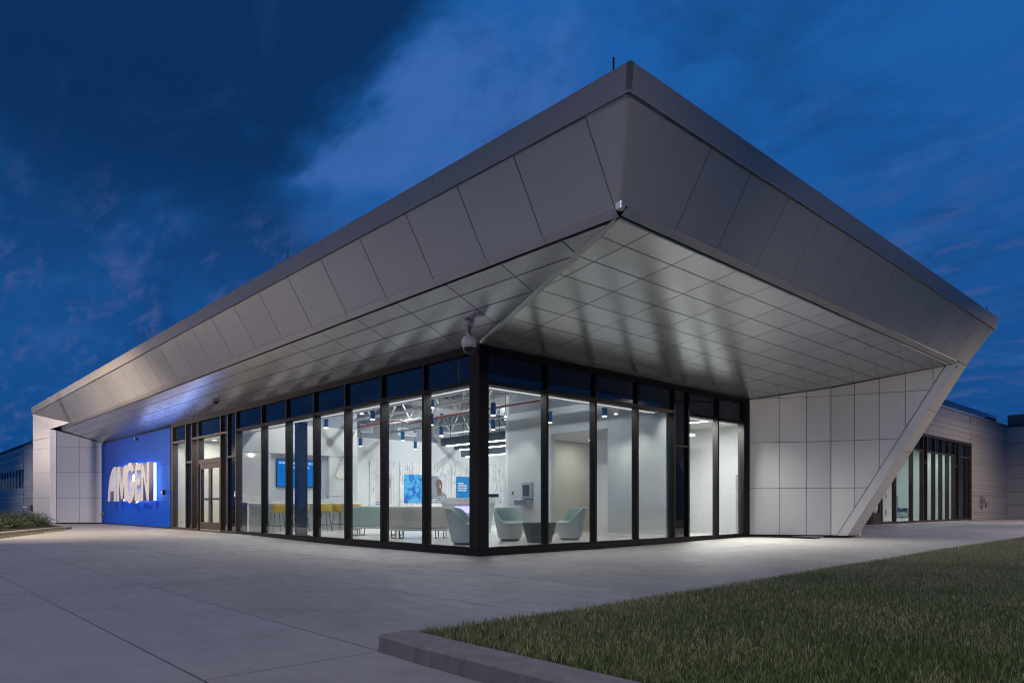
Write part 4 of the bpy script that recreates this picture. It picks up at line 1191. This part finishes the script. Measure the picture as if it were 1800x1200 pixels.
# counter and stools
ct = thing('bar_counter', 'long white bar counter below the wall screen', 'counter', (-11.7, 2.4, 0))
bevel(MB().box(-.30, .32, -2.0, 1.9, .875, .915).build('top', 'white_paint', ct), .006, 1)
MB().box(-.29, .30, -1.99, -1.94, 0, .874).build('end_panel', 'white_paint', ct); MB().box(-.29, .30, 1.84, 1.89, 0, .874).build('end_panel', 'white_paint', ct)
MB().box(-.29, -.27, -1.93, 1.83, 0, .874).build('back_panel', 'cool_wall_paint', ct)
def stool_parts(o):
    sh = MB(); n = 9; prof = [(.17, 0), (.14, .01), (.02, -.005), (-.10, 0), (-.155, .04), (-.185, .13), (-.20, .22), (-.205, .27)]
    for i, (px_, pz_) in enumerate(prof):
        for k_ in range(n):
            t = (k_ / (n - 1) - .5) * 2
            wv = .205 if i < 5 else .215
            sh.v.append((px_ + (.05 * t * t if i > 4 else 0), t * wv, pz_ + .60 + (.02 * t * t if i <= 4 else 0) - (.03 * t ** 4 if i == 7 else 0)))
    for i in range(len(prof) - 1):
        for k_ in range(n - 1):
            a_ = i * n + k_; sh.f.append((a_, a_ + 1, a_ + n + 1, a_ + n)); sh.fm.append(0)
    s_ = sh.build('shell', 'yellow_shell', o, smooth=True)
    md = s_.modifiers.new('thick', 'SOLIDIFY'); md.thickness = .014
    for sx in (-1, 1):
        for sy in (-1, 1):
            MB().tube([(sx * .12, sy * .13, .595), (sx * .185, sy * .20, 0)], .009, 6).build('leg', 'black_steel', o)
    MB().tube([(-.165, -.178, .2), (.165, -.178, .2), (.165, .178, .2), (-.165, .178, .2), (-.165, -.178, .2)], .007, 5).build('footrest', 'black_steel', o)
stl = [(1.19, 180, 'yellow bar stool left of the navy column at the counter'), (1.98, 180, 'yellow bar stool half hidden behind the navy column'), (2.76, 176, 'yellow bar stool right of the navy column seen from behind'), (3.34, 110, 'yellow bar stool turned sideways near the counter end'), (3.86, 170, 'yellow bar stool farthest right, its back above the sofa')]
pr = None
for y, a_, lab in stl:
    if pr is None:
        pr = o = thing('bar_stool', lab, 'bar stool', (-11.05, y, 0), math.radians(a_), 'yellow bar stools at the counter'); stool_parts(o)
    else:
        o = copy_tree(pr); o.location = (-11.05, y, 0); o.rotation_euler = (0, 0, math.radians(a_)); o['label'] = lab

# tub armchairs
def armchair(x, y, rz, lab):
    o = thing('armchair', lab, 'armchair', (x, y, 0), rz, 'mint tub armchairs round the low table')
    n = 40
    def rim(t):            # height of the rim at angle t (0 = front)
        c_ = math.cos(t); return .43 + .345 * smooth01((.62 - c_) / 1.25)
    sh = MB(); rows = 6
    for j in range(rows + 1):
        s_ = j / rows
        for i in range(n):
            t = 2 * math.pi * i / n; top = rim(t) - .025
            z = .045 + (top - .045) * s_
            r_ = .255 + (.155) * (z / .75) ** .9
            ex_ = 1.0 + .05 * math.cos(2 * t)
            sh.v.append((r_ * math.cos(t) * .98, r_ * math.sin(t) * ex_, z))
    for j in range(rows):
        for i in range(n):
            a_ = j * n + i; b_ = j * n + (i + 1) % n; sh.f.append((a_, b_, b_ + n, a_ + n)); sh.fm.append(0)
    sh.f.append(tuple(range(n))[::-1]); sh.fm.append(0)
    sh.build('shell', 'pale_shell', o, smooth=True)
    li = MB(); prof = [(.004, -.03), (.012, 0.0), (-.012, .024), (-.045, .018), (-.072, -.02), (-.10, -.12)]
    for q, (dr, dz) in enumerate(prof):
        for i in range(n):
            t = 2 * math.pi * i / n; top = rim(t) - .02
            z = max(top + dz, .34 + .02 * (5 - q)) if q > 3 else top + dz
            r_ = .255 + .155 * (top / .75) ** .9 + dr
            if q == 5: z = .38; r_ -= .02
            ex_ = 1.0 + .05 * math.cos(2 * t)
            li.v.append((r_ * math.cos(t) * .98, r_ * math.sin(t) * ex_, z))
    for j in range(len(prof) - 1):
        for i in range(n):
            a_ = j * n + i; b_ = j * n + (i + 1) % n; li.f.append((a_, b_, b_ + n, a_ + n)); li.fm.append(0)
    li.build('lining', 'mint_fabric', o, smooth=True)
    MB().lathe([(.27, .37), (.285, .40), (.28, .435), (.24, .452), (.05, .456)], .03, 0, 28).build('seat_cushion', 'mint_fabric', o, smooth=True)
    MB().lathe([(.22, 0), (.22, .05)], n=28).build('plinth', 'charcoal', o)
    return o
tbx, tby = -1.42, 2.95
armchair(-1.90, 1.18, math.radians(36), 'mint armchair left of the corner post, partly hidden')
armchair(-2.45, 3.00, math.radians(-6), 'mint armchair just right of the corner post facing out')
armchair(-1.80, 4.38, math.radians(-116), 'mint armchair right of the low table seen side on')
lt = thing('low_table', 'dark grey tapered low table between the mint armchairs', 'table', (tbx, tby, 0), math.radians(12))
q = MB(); nn = 6
for r_, z in ((.27, 0), (.385, .42), (.39, .445)):
    for i in range(nn): t = 2 * math.pi * (i + .5) / nn; q.v.append((r_ * math.cos(t), r_ * math.sin(t), z))
for j in range(2):
    for i in range(nn): a_ = j * nn + i; b_ = j * nn + (i + 1) % nn; q.f.append((a_, b_, b_ + nn, a_ + nn)); q.fm.append(0)
q.f += [tuple(range(nn))[::-1], tuple(range(2 * nn, 3 * nn))]; q.fm += [0, 0]
bevel(q.build('body', 'charcoal', lt), .012, 2)

# sofas (seen from behind, backs towards the glass corner)
plain('beige_fabric', (0.52, 0.51, 0.45), 0.9, 0, 0.05, 30, 0.2, 0.2, 320)
def sofa(x, y, rz, L, lab, fab='sage_fabric'):
    o = thing('sofa', lab, 'sofa', (x, y, 0), rz, 'pale sage sofas')
    bevel(MB().box(-.09, .07, -L / 2, L / 2, .24, .80).build('backrest', fab, o), .05, 4)
    bevel(MB().box(-.72, -.10, -L / 2 + .01, L / 2 - .01, .24, .44).build('seat', fab, o), .04, 3)
    bevel(MB().box(-.74, .075, -L / 2 + .005, L / 2 - .005, .19, .25).build('base', 'pale_shell', o), .02, 2)
    for s_ in (-1, 1):
        yy_ = s_ * (L / 2 - .10)
        MB().tube([(.03, yy_, .20), (.03, yy_, .03), (.0, yy_, .012), (-.60, yy_, .012), (-.63, yy_, .03), (-.63, yy_, .20)], .012, 6).build('leg', 'black_steel', o, smooth=True)
        yy_ = s_ * (L / 2 - .30)
        MB().tube([(.03, yy_, .20), (.03, yy_, .03), (.0, yy_, .012), (-.60, yy_, .012), (-.63, yy_, .03), (-.63, yy_, .20)], .012, 6).build('leg', 'black_steel', o, smooth=True)
    return o
sofa(-4.78, 2.02, math.radians(-42.9), 1.50, 'beige grey sofa beside the armchairs, its back to the glass', 'beige_fabric')
sofa(-7.05, 2.22, math.radians(-42.9), 1.48, 'pale sage sofa farther left near the bar stools')

# reception desk with glow, monitor, papers
dk = thing('reception_desk', 'white angular reception desk with violet glow beneath', 'desk', (-6.9, 5.55, 0), math.radians(47))
bevel(MB().poly([(-.95, -.4, .90), (.72, -.4, .90), (.72, .4, .90), (-.95, .4, .90)], (0, 0, .16)).build('counter_top', 'white_paint', dk), .008, 1)
MB().poly([(-.70, -.30, 0), (.55, -.30, 0), (.70, -.32, .89), (-.92, -.32, .89)], (0, .5, 0)).build('body', 'white_paint', dk)
MB().box(-.50, .45, -.335, -.325, .60, .80).build('glow_strip', 'desk_glow', dk)
mo = thing('monitor', 'dark computer monitor on the reception desk', 'monitor', (-6.55, 6.05, 1.06), math.radians(47))
MB().box(-.20, .20, -.02, .02, .02, .12).build('screen', 'black_plastic', mo); MB().box(-.03, .03, -.05, .05, 0, .04).build('foot', 'black_plastic', mo)
sc_ = thing('desk_organiser', 'white rack of leaflets at the end of the desk', 'organiser', (-6.15, 6.55, .62), math.radians(47))
MB().box(-.16, .16, -.12, .12, 0, .10).build('tray', 'column_navy', sc_); MB().box(-.12, .12, -.05, .05, .10, .36).build('leaflets', 'ink_white', sc_)

# side wall fittings
df = thing('drinking_fountain', 'steel bottle filling fountain on the cool grey side wall', 'drinking fountain', (-5.0, KY, 0))
bevel(MB().box(-.20, .24, -.05, -.001, 1.03, 1.50).build('back_plate', 'trim_metal', df), .006, 1)
MB().box(-.13, .12, -.056, -.051, 1.10, 1.42).build('alcove', 'ink_dark', df); MB().box(-.02, .03, -.062, -.057, 1.10, 1.42).build('spout', 'chrome', df)
bevel(MB().box(-.26, .24, -.30, -.001, .84, 1.00).build('basin', 'steel', df), .01, 1)
wall_box('wall_thermostat', 'small white thermostat on side wall left of the fountain', 'thermostat', -5.60, KY, 1.20, .07, .16, .03, ('white_plastic', 'ink_dark'))
wall_box('door_notice', 'small grey box mounted on the vestibule wall behind the door', 'wall box', -13.9, 2.3, 1.55, .34, .30, .06, ('wall_box', 'steel'))
wall_box('floor_outlet', 'black outlet low on the screen wall', 'outlet', -11.6, .26, .50, .10, .14, .02)
bn = thing('corridor_door_frame', 'narrow white door frame at the end of the corridor', 'door frame', (-4.45, 9.98, 0))
MB().box(-.05, .05, -.06, 0, 0, 2.1).build('jamb', 'white_paint', bn)

# ------------------------------------------------------------------ right hand wing
RW = thing('side_wing', 'low ribbed metal wing with a lit window wall at right', 'building', (-2.0, 23.0, 0))
def rbox(name, x0, x1, y0, y1, z0, z1, m, par=None): return box(name, x0, x1, y0 - 23.0, y1 - 23.0, z0, z1, m, par or RW)
def siding(name, axis, a0, a1, z0, z1, parent, seed, flip=1, steps=None):
    """Horizontally ribbed metal cladding as one folded profile."""
    r_ = random.Random(seed); z = z0; mb = MB(); prof = [(0.0, z0)]
    while z < z1 - .06:
        hgt = r_.choice((.10, .10, .14, .14, .22, .30)); zt_ = min(z + hgt, z1)
        d_ = r_.choice((.0, .012, .022)); prof += [(d_, z + .006), (d_, zt_ - .022), (-.022, zt_ - .014), (-.022, zt_)]; z = zt_
    for d_, zz_ in prof:
        for e in (a0, a1):
            mb.v.append((d_ * flip, e, zz_) if axis == 'y' else (e, -d_, zz_))
    for i in range(len(prof) - 1): mb.f.append((2 * i, 2 * i + 1, 2 * i + 3, 2 * i + 2)); mb.fm.append(0)
    return mb.build(name, 'siding_metal', parent)
acm('siding_metal', (0.40, 0.38, 0.37), 0.40, 0.36, 0.04, 0.12)
siding('metal_siding', 'y', 38.95 - 23, 47.40 - 23, -.03, 6.0, RW, 3)
siding('metal_siding', 'y', 14.0 - 23, 38.9 - 23, 4.42, 6.0, RW, 5)
rbox('wall', -.4, -.03, 38.95, 47.45, -.2, 6.02, 'joint_black'); rbox('wall', -.4, -.03, 13.0, 38.94, 4.40, 6.02, 'joint_black')
rbox('parapet_trim', -.3, .045, 13.0, 47.25, 6.02, 6.13, 'trim_metal')
for i in range(9):
    rbox('roof_coping', -.75, -.55, 13.0 + i * 3.8, 16.75 + i * 3.8, 6.1, 6.75, 'spandrel_glass')
rbox('roof', -9, -.5, 13.0, 47.2, 5.95, 6.08, 'roof_membrane')
ry = [23.9, 25.15, 26.85, 29.1, 30.65, 31.2, 32.45, 33.6, 34.75, 35.85, 36.55, 38.0, 38.75]
for y in ry: rbox('mullion', -.15, .03, y - .045, y + .045, 0, 4.28, FB)
rbox('jamb', -.2, .06, 38.80, 38.95, -.05, 4.42, FB); rbox('head_bar', -.2, .05, 13, 38.8, 4.28, 4.42, FB)
for i in range(len(ry) - 1):
    a_, b_ = ry[i] + .05, ry[i + 1] - .05
    rbox('sill_bar', -.12, .02, a_, b_, 0, .09, FB)
    if i in (4, 9):
        rbox('spandrel_pane', -.07, -.05, a_, b_, .09, 4.28, 'spandrel_glass'); rbox('transom_bar', -.1, .02, a_, b_, 2.95, 3.02, FB); continue
    if i in (10, 11):
        rbox('spandrel_pane', -.07, -.05, a_, b_, .09, 4.28, 'spandrel_glass'); rbox('transom_bar', -.1, .02, a_, b_, 3.50, 3.60, FB); continue
    rbox('transom_bar', -.1, .02, a_, b_, 3.52, 3.60, FB)
    rbox('spandrel_pane', -.07, -.05, a_, b_, 3.60, 4.28, 'spandrel_glass'); rbox('window_pane', -.07, -.058, a_, b_, .09, 3.52, 'clear_glass')
rbox('glazed_front', -.15, .02, 13.0, 23.86, 0, 4.28, 'dark_frame')
rbox('wing_floor', -5, -.02, 13.0, 38.9, -.15, -.005, 'polished_floor')
rbox('inner_wall', -1.75, -1.65, 29.25, 31.0, 0, 4.2, 'white_paint'); rbox('inner_wall', -4.6, -4.5, 13, 38.9, 0, 4.3, 'teal_wall')
rbox('inner_wall', -4.5, -.3, 38.3, 38.4, 0, 4.3, 'teal_wall'); rbox('inner_ceiling', -4.6, -.2, 13, 38.9, 4.1, 4.2, 'white_paint')
wd = rbox('wing_door', -.05, .0, 24.05, 25.05, 2.12, 2.2, FB)
rbox('door_leaf', -.05, .01, 24.06, 25.04, .02, .5, FB, wd); rbox('door_leaf', -.05, .01, 24.06, 24.22, .5, 2.12, FB, wd); rbox('door_leaf', -.05, .01, 24.88, 25.04, .5, 2.12, FB, wd)
# lockers
lk_ = thing('lockers', 'bank of white numbered lockers behind the wing window', 'lockers', (-3.1, 25.2, 0))
cu_n = 133
for i in range(5):
    y0 = -1.2 + i * 1.16
    for j in range(4):
        z0 = .10 + (3 - j) * .79
        o_ = MB().box(-.5, 0, y0 + .01, y0 + 1.15, z0 + .01, z0 + .78).build('locker_door', 'locker_white', lk_)
        MB().box(.001, .02, y0 + .14, y0 + .22, z0 + .26, z0 + .50).build('handle', 'black_plastic', o_)
        if i in (2, 3) and j < 4:
            tcu = bpy.data.curves.new('number', 'FONT'); tcu.body = str((129 if i == 2 else 133) + j - (1 if i == 3 else 0) + (0 if i == 2 else 0)); tcu.size = .24; tcu.extrude = .003
            tmp = bpy.data.objects.new('number', tcu); COL.objects.link(tmp)
            dg = bpy.context.evaluated_depsgraph_get(); me = bpy.data.meshes.new_from_object(tmp.evaluated_get(dg)); bpy.data.objects.remove(tmp); bpy.data.curves.remove(tcu)
            me.transform(Matrix.Rotation(math.radians(90), 4, 'Z') @ Matrix.Rotation(math.radians(90), 4, 'X')); me.materials.clear(); me.materials.append(MATS['ink_dark'])
            link('number', me, o_, (.006, y0 + .62, z0 + .56))
lc = thing('lounge_chair', 'blue and white patterned lounge chair inside the wing window', 'chair', (-3.4, 31.2, 0), math.radians(-20))
bevel(MB().box(-.35, .35, -.42, .42, .18, .48).build('seat', 'chair_print', lc), .08, 3); bevel(MB().box(-.42, -.22, -.45, .45, .3, 1.35).build('backrest', 'chair_print', lc), .09, 3)
for sy in (-1, 1): bevel(MB().box(-.3, .3, sy * .46 - .06, sy * .46 + .06, .2, .7).build('armrest', 'chair_print', lc), .04, 2)
for (y, e, lab) in ((25.5, 170, 'long white ceiling light above the lockers'), (32.5, 150, 'long white ceiling light above the patterned chair'), (36.5, 60, 'long white ceiling light at the far end of the wing')):
    o = thing('wing_light', lab, 'ceiling light', (-3.7, y, 4.08), 0, 'ceiling lights in the wing')
    MB().box(-.06, .06, -1.2, 1.2, -.05, .0).build('housing', 'white_paint', o); MB().box(-.05, .05, -1.15, 1.15, -.058, -.051).build('diffuser', 'strip_glow', o)
    lamp('wing_lamp', o, 'AREA', e * .8, (.95, 1.0, .98), (0, 0, -.08), shape='RECTANGLE', size=.14, size_y=2.2)
hb = thing('hose_cabinet', 'small metal hose connection on the ribbed wall of wing', 'pipe fitting', (-1.97, 41.0, 1.05))
MB().tube([(0, 0, .1), (.22, 0, .12), (.28, .1, -.1), (.26, .1, -.35)], .09, 10).build('pipe', 'wall_box', hb, smooth=True); MB().box(-.01, .05, -.18, .3, -.35, .35).build('plate', 'steel', hb)

# wing end wall at the far right
EW = thing('end_building', 'dark flat panelled wall at the right edge behind lawn', 'building', (13.0, 47.4, 0))
ez = [-.05, .85, 1.72, 2.6, 3.46, 4.9, 6.0]
for j in range(6):
    for i in range(5):
        a_ = -15.0 + i * 6; MB().box(a_ + .01, a_ + 5.99, 0, .04, ez[j] + .012, ez[j + 1] - .012).build('wall_panel', 'siding_metal', EW)
MB().box(-15, 15, .05, .4, -.2, 6.0).build('wall', 'joint_black', EW); MB().box(-15, 15, -.06, .42, 6.0, 6.14).build('parapet_trim', 'column_navy', EW)
MB().box(-15, 15, .1, 5, 6.14, 6.8).build('roof', 'roof_membrane', EW)

# ------------------------------------------------------------------ left hand wing
LWg = thing('left_wing', 'low ribbed metal wing with high windows at the far left', 'building', (-55.0, .45, 0))
siding('metal_siding', 'x', 3.1, 23.8, -.1, 5.15, LWg, 11); siding('metal_siding', 'x', -30, 3.0, -.1, 2.1, LWg, 12); siding('metal_siding', 'x', -30, 3.0, 3.5, 5.15, LWg, 13)
MB().box(-30, 23.8, .05, .3, -.1, 2.08).build('wall', 'joint_black', LWg); MB().box(-30, 23.8, .05, .3, 3.52, 5.2).build('wall', 'joint_black', LWg); MB().box(3.05, 23.8, .05, .3, 2.0, 3.6).build('wall', 'joint_black', LWg)
MB().box(-30, 23.8, -.05, .35, 5.16, 5.3).build('parapet_trim', 'bronze_frame', LWg)
for i in range(9):
    xa = 2.6 - i * 1.5
    MB().box(xa, xa + .14, -.03, .1, 2.1, 3.5).build('mullion', FB, LWg); MB().box(xa - 1.36, xa, .02, .035, 2.15, 2.95).build('window_pane', 'clear_glass', LWg); MB().box(xa - 1.36, xa, .02, .035, 2.98, 3.5).build('spandrel_pane', 'spandrel_glass', LWg)
MB().box(-12, 2.9, 1.8, 1.9, 1.9, 3.6).build('inner_wall', 'warm_wall_paint', LWg); MB().box(-12, 2.9, .3, 1.9, 1.9, 2.0).build('inner_floor', 'white_paint', LWg)
MB().box(-12, 2.9, .3, 1.9, 3.5, 3.6).build('inner_ceiling', 'white_paint', LWg)
lamp('wing_lamp', LWg, 'AREA', 130, (.92, 1.0, .90), (-3.5, 1.0, 3.45), shape='RECTANGLE', size=9, size_y=.2)
o = thing('wall_outlet', 'twin pale outlet fitting low on the far left ribbed wall', 'outlet', (-50.6, .40, .66))
for s_ in (-.5, .5): MB().lathe([(.12, 0), (.12, .08)], n=10).build('cap', 'white_plastic', o, loc=(s_, 0, 0))
wall_box('wall_meter', 'small dark meter box low on the far left ribbed wall', 'meter', -48.3, .40, .66, .35, .40, .15, ('wall_box', 'steel'))

# planter kerb, mulch, shrubs
pk = [(-9.0, -7.40), (-11.0, -6.62), (-13.0, -5.76), (-15.0, -4.86), (-16.95, -3.96), (-17.9, -3.50), (-18.5, -3.14), (-18.85, -2.85), (-19.6, -2.62), (-21.5, -2.5), (-24, -2.45), (-28.4, -2.35)]
kerb_mesh(pk, 0.20, -.2, 0.085, 'planter_kerb')
mu = MB(); mp = [(-9.2, -7.6), (-17.0, -4.12), (-18.7, -3.1), (-19.7, -2.78), (-28.5, -2.5), (-31.4, -2.2), (-31.4, .4), (-90, .4), (-90, -7.6)]
mu.poly([(x, y, .02) for x, y in mp], (0, 0, .03))
structure(mu.build('planter_soil', 'mulch'))
def shrub(x, y, rx, h, seed, lab):
    o = thing('juniper_shrub', lab, 'shrub', (x, y, .05), 0, 'low junipers in the planter')
    r = np.random.default_rng(seed); V = []; F = []; Cc = []
    ns = 210
    tw = MB()
    for i in range(ns):
        a_ = r.uniform(0, 2 * np.pi); rad = rx * r.uniform(.15, 1.0) ** .7
        tip = np.array([math.cos(a_) * rad, math.sin(a_) * rad, h * (.30 + .75 * r.random()) * (1.1 - .62 * (rad / rx) ** 2)])
        b0 = np.array([math.cos(a_) * rad * .25, math.sin(a_) * rad * .25, .02])
        if i % 6 == 0: tw.tube([b0, (b0 + tip) / 2 + np.array([0, 0, -.02]), tip * .96], [.012, .008, .003], 4)
        d_ = tip - b0
        for k_ in range(14):
            t = .35 + .65 * k_ / 13
            c_ = b0 + d_ * t + r.normal(0, .018, 3)
            u = d_ / np.linalg.norm(d_) * r.uniform(.03, .06) + r.normal(0, .02, 3); v = np.cross(u, r.normal(0, 1, 3)); v = v / (np.linalg.norm(v) + 1e-6) * r.uniform(.006, .012)
            n0 = len(V); V += [c_ - v, c_ + v, c_ + u + v * .4, c_ + u - v * .4]; F.append((n0, n0 + 1, n0 + 2, n0 + 3))
            tt = r.random(); col = np.array([.020, .040, .018]) * (1 - tt) + np.array([.055, .085, .032]) * tt
            Cc += [(*col, 1)] * 4
    me = bpy.data.meshes.new('foliage'); me.from_pydata([tuple(v) for v in V], [], F)
    at = me.color_attributes.new('tint', 'FLOAT_COLOR', 'POINT'); at.data.foreach_set('color', np.array(Cc, dtype=float).reshape(-1))
    me.materials.append(MATS['shrub_leaf']); link('foliage', me, o)
    tw.build('stems', 'mulch', o)
for a_ in ((-21.1, -3.55, .75, .50, 1, 'spreading juniper shrub nearest the white wing, tip over the kerb'), (-19.6, -4.45, .75, .36, 2, 'low juniper shrub close behind the planter kerb, middle'), (-17.6, -5.3, .65, .30, 3, 'flat juniper shrub at the near left end of planter'),
           (-23.3, -4.3, .9, .55, 4, 'taller juniper shrub behind the middle one'), (-25.0, -3.4, .9, .55, 5, 'dense juniper shrub in front of the white wing'), (-27.6, -4.2, 1.0, .62, 6, 'dark juniper shrub at the back of the planter'), (-22.0, -5.6, .9, .45, 7, 'broad juniper shrub at the left photo edge')):
    shrub(*a_)
r_ = np.random.default_rng(9)
t_ = r_.random(5000) ** .8; P_ = np.array([np.interp(t_, [0, 1], [-9.5, -18.3]), np.interp(t_, [0, .85, 1], [-7.15, -3.72, -3.22])]).T
P_ = P_ + np.c_[r_.uniform(.03, .42, 5000) * .41, r_.uniform(.03, .42, 5000) * .91] * (1 - .55 * t_)[:, None]
blades('grass_fringe', P_, gz, .03, .06, .004, .35, 12)

# ------------------------------------------------------------------ car park lamps plus added floodlight masts (they stand behind and beside the camera)
def street_lamp(x, y, h, rz, tx, ty, tz, e, size, blend, col, lab):
    o = thing('street_lamp', lab, 'street lamp', (x, y, -.1), rz, 'car park lamps')
    MB().lathe([(.26, 0), (.26, .75), (.24, .78)], n=18).build('footing', 'kerb_concrete', o)
    MB().lathe([(.075, .78), (.05, h)], n=14).build('post', 'bronze_frame', o, smooth=True)
    MB().bar((0, 0, h - .05), (.75, 0, h), .06, .06).build('arm', 'bronze_frame', o)
    bevel(MB().box(.55, 1.25, -.17, .17, h - .03, h + .07).build('head', 'bronze_frame', o), .02, 1)
    MB().box(.62, 1.18, -.13, .13, h - .045, h - .031).build('lens', 'street_lens', o)
    s_ = lamp('street_spot', o, 'SPOT', e, col, (.9, 0, h - .10), spot_size=math.radians(size), spot_blend=blend, shadow_soft_size=.10)
    v = Matrix.Rotation(-rz, 3, 'Z') @ Vector((tx - x, ty - y, tz - h))
    s_.rotation_euler = v.to_track_quat('-Z', 'Y').to_euler()
WARM = (1.0, .80, .62)
street_lamp(13.2, -8.0, 9.0, math.radians(170), 11.4, -7.2, 0, 1500, 134, .45, (1.0, .82, .66), 'car park lamp beside the lawn')
street_lamp(-3.3, -15.5, 9.0, math.radians(90), -3.3, -12.5, 0, 1500, 128, .45, (1.0, .82, .66), 'car park lamp in front of the left paving')
street_lamp(-14.0, -10.5, 8.5, math.radians(100), -16.5, -5.2, 0.0, 9500, 92, .85, WARM, 'car park lamp before the entrance door')
street_lamp(-44.0, -14.0, 4.9, math.radians(30), -30.0, -2.0, 2.6, 4200, 124, .60, WARM, 'car park lamp left of the planter')
street_lamp(-47.0, -9.0, 4.8, math.radians(90), -47.0, -6.2, 0, 2600, 140, .5, (1.0, .92, .88), 'car park lamp before the far left wing')
street_lamp(-6.5, -16.5, 9.0, math.radians(130), -26.5, -1.0, 2.0, 11500, 28, .75, (1.0, .87, .88), 'added floodlight mast aimed at the far left wing wall')  # unseen mast added only to brighten the left wing wall
street_lamp(15.0, -9.5, 6.0, math.radians(120), 1.6, 10.6, 1.8, 1300, 30, .7, (1.0, .86, .74), 'added low floodlight mast aimed under the right canopy')  # unseen mast added to lift the end walls below the canopy
street_lamp(12.5, 20.0, 6.5, math.radians(180), 10.2, 19.6, 0, 4800, 146, .35, WARM, 'car park lamp on the lawn')
street_lamp(9.0, 37.0, 5.4, math.radians(190), 3.6, 37.0, 0, 4600, 124, .75, WARM, 'car park lamp beside the right wing')
